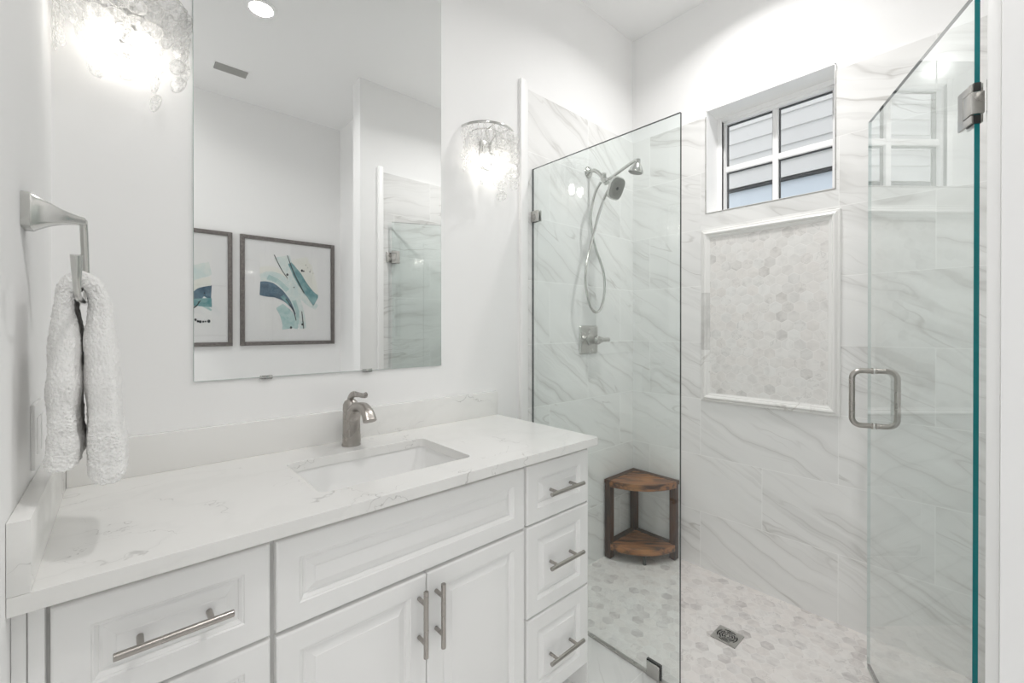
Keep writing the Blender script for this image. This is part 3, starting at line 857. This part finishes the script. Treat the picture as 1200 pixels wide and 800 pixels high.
# the towel: folded hand towel hung over the ring in two thick lobes
def towel():
    cl = [(-0.0690, 1.070, 0.0195), (-0.0692, 1.082, 0.0215), (-0.0692, 1.102, 0.0220), (-0.0692, 1.130, 0.0195), (-0.0690, 1.156, 0.0190), (-0.0688, 1.22, 0.0190), (-0.0685, 1.29, 0.0160), (-0.0690, 1.335, 0.0115),
          (-0.0635, 1.364, 0.0110), (-0.0495, 1.378, 0.0115), (-0.0350, 1.365, 0.0115), (-0.0270, 1.332, 0.0130), (-0.0255, 1.28, 0.0190), (-0.0225, 1.20, 0.0215), (-0.0205, 1.135, 0.0225), (-0.0195, 1.112, 0.0232), (-0.0178, 1.092, 0.0262), (-0.0168, 1.062, 0.0262), (-0.0172, 1.038, 0.0230)]
    P = [Vector((x, t, z)) for x, z, t in cl]
    F = catmull(P, 9)
    y0, y1 = -0.515, -0.345
    m = 64; vs = []; N = len(F)
    for i, p in enumerate(F):
        a = F[max(0, i - 1)]; b = F[min(N - 1, i + 1)]
        tx, tz = b.x - a.x, b.z - a.z; L = math.hypot(tx, tz); nx, nz_ = -tz / L, tx / L
        T = p.y; low = max(0.0, (1.16 - p.z) / 0.15)
        pinch = max(0.0, min(1.0, (p.z - 1.20) / 0.15)) * 0.028
        Y0, Y1 = y0 + pinch - 0.012 * min(1, low), y1 - pinch + 0.012 * min(1, low)
        cy, hy = (Y0 + Y1) / 2, (Y1 - Y0) / 2
        endf = min(1.0, min(i, N - 1 - i) / 5.0); endf = 0.45 + 0.55 * math.sqrt(endf)
        for k in range(m):
            an = 2 * PI * k / m; c, s = math.cos(an), math.sin(an)
            yy = math.copysign(abs(c) ** 0.42, c) * hy; dd = math.copysign(abs(s) ** 0.62, s) * T * endf
            q = Vector((p.x + nx * dd, cy + yy, p.z + nz_ * dd))
            w = noise.noise(q * 22.0) * 0.0035 + noise.noise(q * 60.0) * 0.0016 + noise.noise(q * 240.0) * 0.0010
            fold = 0.0020 * math.sin(yy * 90 + p.z * 9)
            # terry band near each hem
            band = -0.0016 * math.exp(-((p.z - 1.125) / 0.005) ** 2)
            w += band + fold * abs(s)
            q += Vector((nx * s, c * 1.0, nz_ * s)) * w
            vs.append(q)
    fs = []
    for i in range(N - 1):
        for k in range(m): fs.append((i * m + k, i * m + (k + 1) % m, (i + 1) * m + (k + 1) % m, (i + 1) * m + k))
    fs += [tuple(reversed(range(m))), tuple((N - 1) * m + k for k in range(m))]
    return MB().add(vs, fs, 0, True)
tw = towel().build('hand_towel', TERRY, angle=80)
sub = tw.modifiers.new('sub', 'SUBSURF'); sub.levels = 1; sub.render_levels = 2
tx = bpy.data.textures.new('terry_loops', 'CLOUDS'); tx.noise_scale = 0.0032; tx.noise_depth = 1
dm = tw.modifiers.new('loops', 'DISPLACE'); dm.texture = tx; dm.strength = 0.0042; dm.mid_level = 0.5; dm.texture_coords = 'LOCAL'
tag(tw, 'thick white terry hand towel hanging folded over the towel ring', 'towel')

# wall plate behind the towel
wp = thing('wall_plate', (LX, -0.275, 1.097), 'white two-gang wall plate on the left wall beside the towel', 'wall plate')
boxes('plate', PLASTIC, (LX, LX + 0.006, -0.334, -0.218, 1.037, 1.156), parent=wp, r=0.002)
for yc in (-0.299, -0.253):
    m_ = MB().box(LX + 0.0055, LX + 0.0085, yc - 0.0165, yc + 0.0165, 1.063, 1.130, 0.001)
    m_.build('rocker_switch', PLASTIC, wp)

# ------------------------------------------------------------------ framed abstract pictures (seen in the mirror)
PW = -2.43
ART_A = {'cream': [[(0.818, 1.724, 0.1071), (0.912, 1.732, 0.1224), (1.006, 1.643, 0.0918), (1.089, 1.497, 0.0765)], [(1.075, 1.881, 0.1836), (1.146, 1.744, 0.1683), (1.218, 1.61, 0.0918), (1.257, 1.535, 0.0612)]], 'pale': [[(0.818, 1.681, 0.0841), (0.906, 1.709, 0.0918), (0.992, 1.65, 0.1147), (1.068, 1.542, 0.0918), (1.12, 1.407, 0.0612), (1.138, 1.294, 0.052)], [(0.971, 1.892, 0.1193), (1.022, 1.793, 0.0949), (1.078, 1.69, 0.0796), (1.16, 1.546, 0.0673), (1.251, 1.472, 0.0459)]], 'aqua': [[(0.958, 1.478, 0.0612), (1.012, 1.405, 0.101), (1.033, 1.345, 0.1102), (1.041, 1.294, 0.1285)], [(0.873, 1.707, 0.0398), (0.952, 1.672, 0.0367), (1.019, 1.606, 0.0337)], [(1.068, 1.526, 0.0306), (1.096, 1.406, 0.0275), (1.074, 1.294, 0.0398)]], 'navy': [[(0.816, 1.613, 0.1102), (0.886, 1.606, 0.1193), (0.952, 1.578, 0.0857), (1.012, 1.527, 0.0459), (1.054, 1.466, 0.0184), (1.077, 1.412, 0.0092)]], 'teal': [[(1.036, 1.832, 0.0306), (1.089, 1.747, 0.0612), (1.14, 1.659, 0.0673), (1.204, 1.576, 0.0734), (1.257, 1.522, 0.101)], [(0.978, 1.56, 0.0306), (1.033, 1.495, 0.0245)]], 'ink': [[(0.92, 1.889, 0.0061), (0.966, 1.788, 0.0061), (1.02, 1.704, 0.0046)], [(1.017, 1.894, 0.0061), (1.068, 1.752, 0.0076), (1.146, 1.591, 0.0076)], [(1.006, 1.539, 0.0076), (1.06, 1.451, 0.0076), (1.083, 1.361, 0.0061)], [(1.128, 1.438, 0.0061), (1.142, 1.294, 0.0061)]]}
DOTS_A = [(1.017, 1.736, 0.0107), (1.069, 1.75, 0.0061), (1.068, 1.635, 0.0061), (1.129, 1.779, 0.0107), (1.143, 1.776, 0.0076), (1.044, 1.302, 0.0107), (1.131, 1.328, 0.0092), (1.16, 1.829, 0.0038), (1.192, 1.775, 0.0054), (1.175, 1.808, 0.0031), (1.198, 1.791, 0.0031), (1.218, 1.765, 0.0031)]
ART_B = {'pale': [[(0.168, 1.713, 0.0918), (0.297, 1.687, 0.1224), (0.395, 1.702, 0.1071), (0.503, 1.745, 0.0918)], [(0.167, 1.412, 0.0612), (0.297, 1.506, 0.0459)]], 'cream': [[(0.168, 1.588, 0.0918), (0.394, 1.616, 0.0918), (0.502, 1.637, 0.0765)]], 'navy': [[(0.168, 1.613, 0.0612), (0.267, 1.556, 0.0918), (0.394, 1.53, 0.0765), (0.445, 1.564, 0.0673), (0.502, 1.561, 0.1132)]], 'teal': [[(0.236, 1.465, 0.0459), (0.394, 1.484, 0.052), (0.502, 1.486, 0.0704)]], 'aqua': [[(0.394, 1.497, 0.0184), (0.456, 1.46, 0.0184), (0.502, 1.428, 0.0122)]], 'ink': [[(0.297, 1.409, 0.0061), (0.394, 1.445, 0.0076), (0.434, 1.499, 0.0061)]]}
DOTS_B = [(0.404, 1.358, 0.0092), (0.418, 1.347, 0.0092), (0.432, 1.344, 0.0107), (0.45, 1.344, 0.0076), (0.464, 1.345, 0.0061), (0.484, 1.348, 0.0122), (0.458, 1.554, 0.0061), (0.423, 1.485, 0.0061)]
def ribbon(pts, xlim, zlim, y):
    c = catmull([Vector((x, w, z)) for x, z, w in pts], 10); L = []; Rr = []
    for i, p in enumerate(c):
        a = c[max(0, i - 1)]; b = c[min(len(c) - 1, i + 1)]
        tx, tz = b.x - a.x, b.z - a.z; l = math.hypot(tx, tz) or 1
        w = p.y * 0.5 * (1 + 0.10 * noise.noise(Vector((p.x * 25, p.z * 25, 3.0))))
        cl_ = lambda x, z: (min(max(x, xlim[0]), xlim[1]), y, min(max(z, zlim[0]), zlim[1]))
        L.append(cl_(p.x - tz / l * w, p.z + tx / l * w)); Rr.append(cl_(p.x + tz / l * w, p.z - tx / l * w))
    n = len(c)
    return L + Rr, [(i, i + 1, n + i + 1, n + i) for i in range(n - 1)]
def picture(x0, x1, z0, z1, px0, px1, pz0, pz1, art, dots, label):
    t = thing('framed_picture', ((x0 + x1) / 2, PW, z0), label, 'picture', 'abstract pictures on the opposite wall')
    F = -2.405; w = 0.030
    fr = MB()
    for (a, b, c, d) in ((x0, x0 + w, z0, z1), (x1 - w, x1, z0, z1), (x0 + w, x1 - w, z1 - w, z1), (x0 + w, x1 - w, z0, z0 + w)):
        fr.box(a, b, PW, F, c, d, 0.001)
    fr.build('picture_frame', FRAMEWOOD, t)
    boxes('mat_board', MATBOARD, (x0 + w - 0.001, x1 - w + 0.001, PW, F - 0.010, z0 + w - 0.001, z1 - w + 0.001), parent=t)
    pm = MB().box(px0, px1, F - 0.0098, F - 0.0085, pz0, pz1)
    lay = F - 0.0082
    keys = ['cream', 'pale', 'aqua', 'navy', 'teal', 'ink']
    for kk in keys:
        for st in art.get(kk, []):
            v_, f_ = ribbon(st, (px0, px1), (pz0, pz1), lay); pm.add(v_, f_, 1 + keys.index(kk)); lay += 0.00025
    for (x, z, r) in dots:
        pm.add([(x + r * math.cos(q * PI / 5) * 0.8, lay, z + r * math.sin(q * PI / 5)) for q in range(10)], [tuple(range(10))], 6)
    pm.build('print', [PAPER] + [INKS[k_] for k_ in keys], t, recalc=False)
    boxes('glazing', ART_GLASS, (x0 + w, x1 - w, F - 0.004, F - 0.002, z0 + w, z1 - w), parent=t)
picture(0.684, 1.396, 1.1605, 2.024, 0.816, 1.259, 1.285, 1.896, ART_A, DOTS_A, 'framed abstract with a navy and teal swoosh, shown whole in the mirror')
picture(-0.079, 0.633, 1.1605, 2.024, 0.060, 0.5025, 1.285, 1.896, ART_B, DOTS_B, 'framed abstract with a navy wave, cut off by the left edge of the mirror')

# ------------------------------------------------------------------ recessed lights and vent in the ceiling
def downlight(x, y, label, power=1.0, spread=150):
    t = thing('recessed_light', (x, y, CZ), label, 'ceiling light')
    MB().lathe([(0.060, -0.0001), (0.082, -0.0001), (0.082, -0.004), (0.078, -0.006), (0.062, -0.006), (0.058, -0.003), (0.058, -0.0001)], (x, y, CZ), n=48).build('trim_ring', TRIMW, t)
    MB().lathe([(0.0, -0.0005), (0.057, -0.0005), (0.057, -0.0025), (0.0, -0.0025)], (x, y, CZ), n=40).build('lens', CAN_M, t)
    ld = bpy.data.lights.new('downlight_lamp', 'AREA'); ld.shape = 'DISK'; ld.size = 0.11
    ld.energy = CAN * power; ld.color = (1.0, 0.98, 0.965); ld.spread = math.radians(spread)
    lo = bpy.data.objects.new('downlight_lamp', ld); COL.objects.link(lo); lo.parent = t; lo.location = (0, 0, -0.007)
downlight(0.578, -1.228, 'bright round recessed ceiling light reflected at the top of the mirror')
downlight(1.84, -0.75, 'assumed recessed light above the shower, out of view, added for its light', 1.28, 142)  # assumed lamp out of view, added to brighten the shower
downlight(0.06, -1.95, 'added unseen recessed light near the doorway, fill for the cabinet fronts', 0.27)  # invented lamp behind the camera, fills the cabinet fronts
downlight(-0.9, -1.3, 'added unseen recessed light in the hall, fill through the doorway')  # invented hall lamp, adds fill through the doorway
vn = thing('ceiling_vent', (0.561, -2.005, CZ), 'narrow white slotted air vent in the ceiling, reflected in the mirror', 'vent')
VX0, VX1, VY0, VY1 = 0.467, 0.656, -2.053, -1.958
v_ = MB(); fl = 0.008
v_.box(VX0 - fl, VX1 + fl, VY0 - fl, VY0, CZ - 0.004, CZ, 0.001); v_.box(VX0 - fl, VX1 + fl, VY1, VY1 + fl, CZ - 0.004, CZ, 0.001)
v_.box(VX0 - fl, VX0, VY0, VY1, CZ - 0.004, CZ, 0.001); v_.box(VX1, VX1 + fl, VY0, VY1, CZ - 0.004, CZ, 0.001)
v_.build('vent_frame', TRIMW, vn)
boxes('backing', DARK, (VX0, VX1, VY0, VY1, CZ - 0.001, CZ - 0.0001), parent=vn)  # black sheet stands in for the shaded duct behind the blades
for q in range(4):
    yc = VY0 + 0.012 + q * 0.0237
    M = Matrix.Translation((0, yc, CZ - 0.004)) @ Matrix.Rotation(0.6, 4, 'X') @ Matrix.Translation((0, -yc, -CZ + 0.004))
    MB().box(VX0 + 0.001, VX1 - 0.001, yc - 0.0075, yc + 0.0075, CZ - 0.0045, CZ - 0.0035, xf=M).build('louver_blade', VENTGREY, vn)

# ------------------------------------------------------------------ shower glass
def pane(name, size, M, parent, edge_hinge, edge_free, edge_top):
    """glass slab: length along local x, thickness along local y, height along z"""
    (l0, l1), (t0, t1), (z0, z1) = size
    vs = [M @ Vector(p) for p in ((l0, t0, z0), (l1, t0, z0), (l1, t1, z0), (l0, t1, z0), (l0, t0, z1), (l1, t0, z1), (l1, t1, z1), (l0, t1, z1))]
    mb = MB()
    mb.v = vs
    for f, m_ in (((0, 1, 5, 4), 0), ((2, 3, 7, 6), 0), ((3, 0, 4, 7), 1), ((1, 2, 6, 5), 2), ((4, 5, 6, 7), 3), ((3, 2, 1, 0), 3)):
        mb.f.append(f); mb.mi.append(m_); mb.sm.append(False)
    return mb.build(name, [SHOWER_GLASS, edge_hinge, edge_free, edge_top], parent, recalc=False)
GX = 1.466
pn = thing('glass_panel', (GX, -0.38, 0.0), 'fixed clear glass shower panel standing beside the vanity', 'shower screen')
pane('glass_pane', ((0.014, 0.753), (-0.005, 0.005), (0.006, 2.055)), Matrix.Translation((GX, 0, 0)) @ Matrix.Rotation(-PI / 2, 4, 'Z'), pn, GREY_EDGE, GREY_EDGE, GREY_EDGE)
boxes('bottom_seal', STEEL, (GX - 0.008, GX + 0.008, -0.752, -0.0125, 0.0, 0.007), parent=pn)
c_ = MB(); c_.box(GX - 0.0125, GX - 0.0055, -0.060, -0.0125, 1.800, 1.852, 0.002); c_.box(GX + 0.0055, GX + 0.0125, -0.060, -0.0125, 1.800, 1.852, 0.002)
c_.box(GX - 0.0125, GX + 0.0125, -0.0145, -0.0121, 1.802, 1.850, 0.0005); c_.build('wall_clamp', STEEL, pn)
c_ = MB(); c_.box(GX - 0.0125, GX - 0.0055, -0.678, -0.627, 0.0, 0.055, 0.003); c_.box(GX + 0.0055, GX + 0.0125, -0.678, -0.627, 0.0, 0.055, 0.003)
c_.build('floor_clamp', STEEL, pn)
c_ = MB(); c_.box(GX - 0.0056, GX + 0.0056, -0.681, -0.624, 0.0071, 0.058); c_.build('clamp_gasket', BLACKPL, pn)

HX, HY_ = 1.470, -1.4665
DA = math.radians(24.6)
MD = Matrix.Translation((HX, HY_, 0)) @ Matrix.Rotation(DA, 4, 'Z')
dr = thing('hinged_shower_screen', (HX, HY_, 0.0), 'frameless glass shower door swung open into the shower, with a pull handle', 'shower door')
dr['kind'] = 'thing'
LIGHT_EDGE = mat('glass_edge_window_glint', (0.55, 0.62, 0.61), 0.12)  # pale colour stands in for the window reflected in the free edge
DW = 0.690
pane('glass_pane', ((0.0, DW), (-0.005, 0.005), (0.024, 2.071)), MD, dr, TEAL_EDGE, LIGHT_EDGE, GREY_EDGE)
MB().box(0.002, DW - 0.002, -0.004, 0.004, 0.009, 0.0238, xf=MD).build('door_sweep', mat('clear_sweep', (0.55, 0.58, 0.57), 0.3), dr)
def hinge(zc):
    mb = MB()
    for s in (-1, 1):
        y0, y1 = (0.0051, 0.011) if s > 0 else (-0.011, -0.0051)
        mb.box(0.034, 0.056, y0, y1, zc - 0.045, zc + 0.045, 0.001, xf=MD)
        mb.box(0.000, 0.036, y0, y1, zc + 0.027, zc + 0.045, 0.001, xf=MD)
        mb.box(0.000, 0.036, y0, y1, zc - 0.045, zc - 0.027, 0.001, xf=MD)
    h = mb.build('hinge', STEEL, dr)
    MB().box(-0.004, 0.030, -0.012, 0.012, zc - 0.0255, zc + 0.0255, 0.0015, xf=MD).build('knuckle', STEEL, h)
    MB().box(1.435, 1.515, -1.4878, -1.4815, zc - 0.036, zc + 0.036, 0.0015).build('wall_leaf', STEEL, h)
    MB().box(-0.0015, 0.030, -0.0062, 0.0062, zc - 0.047, zc - 0.0275, xf=MD).box(-0.0015, 0.030, -0.0062, 0.0062, zc + 0.0275, zc + 0.047, xf=MD).build('hinge_gasket', BLACKPL, h)
hinge(1.815); hinge(0.26)
# back-to-back D pull
hz0, hz1, hx, ho = 0.936, 1.138, DW - 0.052, 0.067
mb = MB(); rr = 0.028
for s in (-1, 1):
    pts = [(hx, s * 0.005, hz1)]
    pts += [(hx, s * (ho - rr + rr * math.sin(a)), hz1 - rr + rr * math.cos(a)) for a in [PI / 2 * q / 8 for q in range(9)]]
    pts += [(hx, s * (ho - rr + rr * math.cos(a)), hz0 + rr - rr * math.sin(a)) for a in [PI / 2 * q / 8 for q in range(9)]]
    pts += [(hx, s * 0.005, hz0)]
    mb.tube([MD @ Vector(p) for p in pts], 0.0095, 16)
    for zz in (hz0, hz1): mb.tube([MD @ Vector((hx, s * 0.0051, zz)), MD @ Vector((hx, s * 0.008, zz))], 0.0115, 16)
mb.build('pull_handle', NICKEL, dr)

# ------------------------------------------------------------------ shower fittings on the back wall
SXC = 1.89
sh = thing('overhead_shower', (SXC, -0.012, 2.144), 'chrome bell shower head on its wall arm', 'shower head')
MB().lathe([(0.0, 0.0), (0.031, 0.0), (0.031, 0.003), (0.026, 0.009), (0.014, 0.016), (0.011, 0.018), (0.0, 0.018)], (SXC, -0.0122, 2.144), (0, -1, 0), 32).build('wall_flange', CHROME, sh)
arm = catmull([(SXC, -0.026, 2.144), (SXC, -0.055, 2.142), (SXC, -0.085, 2.118), (SXC, -0.118, 2.078)], 7)
MB().tube(arm, 0.0098, 14).build('shower_arm', CHROME, sh)
dv = MB()
A_ = Vector((0, -0.62, -0.78)).normalized()
dv.lathe([(0.013, -0.012), (0.017, -0.008), (0.017, 0.030), (0.013, 0.034)], (SXC, -0.116, 2.081), A_, 20)
dv.lathe([(0.010, 0.0), (0.013, 0.012), (0.013, 0.024), (0.010, 0.027)], (SXC - 0.006, -0.118, 2.084), (-0.35, -0.35, 0.75), 16)
dv.build('diverter', CHROME, sh)
MB().tube(catmull([(SXC + 0.004, -0.134, 2.070), (SXC, -0.180, 2.083), (SXC - 0.002, -0.250, 2.107), (SXC - 0.002, -0.305, 2.123), (SXC - 0.002, -0.322, 2.116)], 6), 0.0082, 14).build('extension_arm', CHROME, sh)
ax = Vector((-0.05, 0.22, -1)).normalized()
MB().lathe([(0.0, -0.004), (0.009, -0.004), (0.011, 0.004), (0.013, 0.014), (0.020, 0.026), (0.029, 0.038), (0.036, 0.054), (0.037, 0.060), (0.034, 0.062), (0.0, 0.062)], (SXC - 0.002, -0.322, 2.122), ax, 32).build('bell_head', CHROME, sh)
MB().lathe([(0.0, 0.0615), (0.032, 0.0615), (0.030, 0.0645), (0.0, 0.0645)], (SXC - 0.002, -0.322, 2.122), ax, 28).build('spray_face', GREYRUB, sh)

hs = thing('hand_shower', (SXC, -0.19, 2.016), 'square hand shower on its looping metal hose', 'hand shower')
up = Vector((0, -0.42, 0.908)).normalized(); ex = Vector((1, 0, 0)); nn_ = ex.cross(up).normalized()
if nn_.y > 0: nn_ = -nn_
MH = Matrix.Translation((SXC, -0.192, 2.014)) @ Matrix(((ex.x, up.x, nn_.x, 0), (ex.y, up.y, nn_.y, 0), (ex.z, up.z, nn_.z, 0), (0, 0, 0, 1)))
def squircle(h, n=48, e=3.4):
    out = []
    for q in range(n):
        a = 2 * PI * q / n; c, s = math.cos(a), math.sin(a)
        k_ = (abs(c) ** e + abs(s) ** e) ** (-1 / e)
        out.append((c * k_ * h, s * k_ * h))
    return out
mb = MB(); vs = []
for (h, z) in ((0.012, -0.040), (0.020, -0.034), (0.036, -0.022), (0.050, -0.013), (0.0565, -0.006), (0.058, 0.0), (0.0575, 0.004), (0.055, 0.006)):
    vs += [MH @ Vector((x, y, z)) for x, y in squircle(h)]
fs = []
for i in range(7):
    for q in range(48): fs.append((i * 48 + q, i * 48 + (q + 1) % 48, (i + 1) * 48 + (q + 1) % 48, (i + 1) * 48 + q))
fs += [tuple(reversed(range(48))), tuple(7 * 48 + q for q in range(48))]
mb.add(vs, fs, 0, True).build('square_head', CHROME, hs)
mb = MB().prism(squircle(0.0525), 0.0058, 0.0072, M=MH)
fc_ = mb.build('spray_face', GREYRUB, hs)
mb = MB()
for ring, cnt in ((0.013, 8), (0.019, 12), (0.025, 16), (0.031, 20), (0.037, 22)):
    for q in range(cnt):
        a = 2 * PI * (q + 0.5 * (cnt % 3)) / cnt; cx_, cy_ = ring * math.cos(a), ring * math.sin(a)
        mb.prism([(cx_ + 0.0012 * math.cos(t), cy_ + 0.0012 * math.sin(t)) for t in [2 * PI * w / 6 for w in range(6)]], 0.0070, 0.0088, M=MH)
no = mb.build('nozzles', RUBBER, fc_)
no['kind'] = 'stuff'
MB().prism([(0.0085 * math.cos(t), 0.0085 * math.sin(t)) for t in [2 * PI * w / 20 for w in range(20)]], 0.0070, 0.0095, M=MH).build('center_nozzle', RUBBER, fc_)
MB().tube(catmull([MH @ Vector((0, 0.006, -0.034)), (SXC, -0.160, 2.040), (SXC, -0.153, 2.043)], 4), 0.011, 14).build('cradle_neck', CHROME, hs)
hose = catmull([(1.8635, -0.116, 2.058), (1.858, -0.106, 2.040), (1.846, -0.094, 2.006), (1.833, -0.083, 1.940), (1.829, -0.076, 1.868), (1.846, -0.075, 1.788),
                (1.875, -0.075, 1.715), (1.912, -0.076, 1.655), (1.942, -0.078, 1.585), (1.945, -0.080, 1.495), (1.915, -0.082, 1.410), (1.865, -0.085, 1.380), (1.812, -0.088, 1.408),
                (1.775, -0.092, 1.487), (1.760, -0.096, 1.565), (1.777, -0.100, 1.660), (1.808, -0.108, 1.775), (1.840, -0.118, 1.880), (1.864, -0.132, 1.960), (1.878, -0.150, 2.008), (1.886, -0.164, 2.022)], 10)
MB().tube(hose, [0.0068 + 0.0005 * (i % 2) for i in range(len(hose))], 10).build('hose', CHROME, hs)

vl = thing('shower_valve', (SXC, -0.012, 1.233), 'square satin shower valve plate with a lever handle', 'shower valve')
mb = MB(); vs = []
for (h, y) in ((0.076, 0.0), (0.076, -0.004), (0.073, -0.009), (0.066, -0.0115), (0.0, -0.0125)):
    r_ = max(0.001, h * 0.10)
    vs += [(SXC + x, -0.012 + y, 1.233 + z) for x, z in rrect(-max(h, .004), max(h, .004), -max(h, .004), max(h, .004), r_, 3)]
n = 16; fs = []
for i in range(4):
    for q in range(n): fs.append((i * n + q, i * n + (q + 1) % n, (i + 1) * n + (q + 1) % n, (i + 1) * n + q))
fs += [tuple(reversed(range(n))), tuple(4 * n + q for q in range(n))]
mb.add(vs, fs, 0, True).build('valve_plate', STEEL, vl, angle=12)
MB().lathe([(0.030, 0.0), (0.030, 0.010), (0.022, 0.014), (0.022, 0.040), (0.024, 0.044), (0.024, 0.060), (0.020, 0.066), (0.0, 0.068)], (SXC, -0.022, 1.233), (0, -1, 0), 28).build('hub', STEEL, vl)
MB().lathe([(0.0165, 0.0), (0.0165, 0.022), (0.0115, 0.026), (0.0115, 0.088), (0.010, 0.090)], (SXC + 0.010, -0.076, 1.233), (1, 0, 0), 22).build('lever', STEEL, vl)

# ------------------------------------------------------------------ corner stool
BX, BY = XW - 0.008, -0.020          # its inner corner
st_ = thing('corner_stool', (BX - 0.12, BY - 0.12, 0.0), 'dark stained teak quarter-round stool with a lower shelf in the shower corner', 'stool')
RS = 0.295
def q2w(poly): return [(BX - a, BY - b) for a, b in poly]       # a: away from window wall, b: away from back wall
def deck(zt, th, front_th, R, w=0.034, pre=''):
    rails = []
    ang = math.asin(w / R)
    arc1 = [(R * math.cos(t), R * math.sin(t)) for t in [ang * i / 5 for i in range(6)]]      # near b=0
    MB().prism(q2w([(w, 0)] + arc1 + [(w + 0.0, w)]), zt - th, zt).build(pre + 'rail', WOOD_DARK, st_, bevel=0.0015)
    arc2 = [(b, a) for a, b in arc1]
    MB().prism(q2w([(0, 0), (w - 0.001, 0), (w - 0.001, R * math.cos(ang))] + list(reversed(arc2))[1:]), zt - th, zt).build(pre + 'rail', WOOD_DARK, st_, bevel=0.0015)
    g = 0.008; s0 = math.sqrt(2) * w + 0.004
    edges = [s0, s0 + 0.034, s0 + 0.078, s0 + 0.122]
    S2 = math.sqrt(2)
    def ab(s, t): return ((s + t) / S2, (s - t) / S2)
    for i in range(3):
        a, b = edges[i], edges[i + 1] - g
        ta, tb = a - S2 * w - 0.001, b - S2 * w - 0.001
        MB().prism(q2w([ab(a, -ta), ab(a, ta), ab(b, tb), ab(b, -tb)]), zt - th + 0.002, zt - 0.0005).build(pre + 'slat', WOOD_SLAT, st_, bevel=0.0015)
    a = edges[3]; ta = a - S2 * w - 0.001
    R2 = R + 0.004; a0 = math.asin((w + 0.001) / R2)
    arc = [(R2 * math.cos(t), R2 * math.sin(t)) for t in [a0 + (PI / 2 - 2 * a0) * i / 24 for i in range(25)]]
    MB().prism(q2w([ab(a, ta)] + arc + [ab(a, -ta)]), zt - front_th, zt).build(pre + 'front_slat', WOOD_SLAT, st_, bevel=0.003)
deck(0.444, 0.022, 0.036, RS)
deck(0.090, 0.020, 0.036, RS - 0.006, 0.036, 'shelf_')
for (a, b) in ((0.002, 0.002), (RS - 0.040, 0.002), (0.002, RS - 0.040)):
    s_ = 0.036
    l = MB().box(BX - a - s_, BX - a, BY - b - s_, BY - b, 0.006, 0.4215, 0.0015).build('leg', WOOD_DARK, st_)
    MB().box(BX - a - s_ + 0.006, BX - a - 0.006, BY - b - s_ + 0.006, BY - b - 0.006, 0.0, 0.0065).build('rubber_foot', BLACKPL, l)
cf = RS * 0.93 / math.sqrt(2)
MB().lathe([(0.010, 0.0), (0.010, 0.052), (0.013, 0.0545)], (BX - cf, BY - cf, 0.0), (0, 0, 1), 14).build('front_foot', BLACKPL, st_)

# ------------------------------------------------------------------ floor drain
DX, DY, DS = 1.887, -0.747, 0.049
fd = thing('floor_drain', (DX, DY, 0.0), 'square metal drain with a round slotted grate in the mosaic shower floor', 'drain')
MB().box(DX - DS, DX + DS, DY - DS, DY + DS, 0.0002, 0.0012).build('drain_shade_sheet', DARK, fd)  # flat black sheet stands in for the shade under the grate
def ringplate(mb, r0, r1, a0, a1, z0, z1, n=40):
    full = abs(a1 - a0 - 2 * PI) < 1e-6; vs = []; m = n if full else n + 1
    for i in range(m):
        a = a0 + (a1 - a0) * i / n
        for (r, z) in ((r0, z0), (r1, z0), (r1, z1), (r0, z1)):
            vs.append((DX + r * math.cos(a), DY + r * math.sin(a), z))
    fs = []
    for i in range(n):
        j = (i + 1) % m
        for q in range(4): fs.append((4 * i + q, 4 * i + (q + 1) % 4, 4 * j + (q + 1) % 4, 4 * j + q))
    if not full: fs += [(0, 1, 2, 3), tuple(reversed([4 * n + q for q in range(4)]))]
    mb.add(vs, fs)
mb = MB(); z0, z1 = 0.0012, 0.004
n = 48; vs = []
for i in range(n):
    a = 2 * PI * i / n; c, s = math.cos(a), math.sin(a); k_ = DS / max(abs(c), abs(s))
    for (r, z) in ((0.040, z0), (k_, z0), (k_, z1), (0.040, z1)): vs.append((DX + r * c, DY + r * s, z))
mb.add(vs, [(4 * i + q, 4 * i + (q + 1) % 4, 4 * ((i + 1) % n) + (q + 1) % 4, 4 * ((i + 1) % n) + q) for i in range(n) for q in range(4)])
mb.build('drain_frame', STEEL, fd, angle=20)
mb = MB()
ringplate(mb, 0.0315, 0.0345, 0, 2 * PI, z0, z1 - 0.0004); ringplate(mb, 0.022, 0.0255, 0, 2 * PI, z0, z1 - 0.0004)
ringplate(mb, 0.0125, 0.0165, 0, 2 * PI, z0, z1 - 0.0004); ringplate(mb, 0.0005, 0.007, 0, 2 * PI, z0, z1 - 0.0004)
for q in range(4):
    a = PI / 4 + q * PI / 2; ringplate(mb, 0.0345, 0.0402, a - 0.16, a + 0.16, z0, z1 - 0.0004, 6)
for q in range(6):
    a = PI / 6 + q * PI / 3; ringplate(mb, 0.0165, 0.0315, a - 0.08, a + 0.08, z0, z1 - 0.0004, 4)
for q in range(4): ringplate(mb, 0.007, 0.0125, q * PI / 2 - 0.2, q * PI / 2 + 0.2, z0, z1 - 0.0004, 4)
mb.build('grate', STEEL, fd, angle=20)
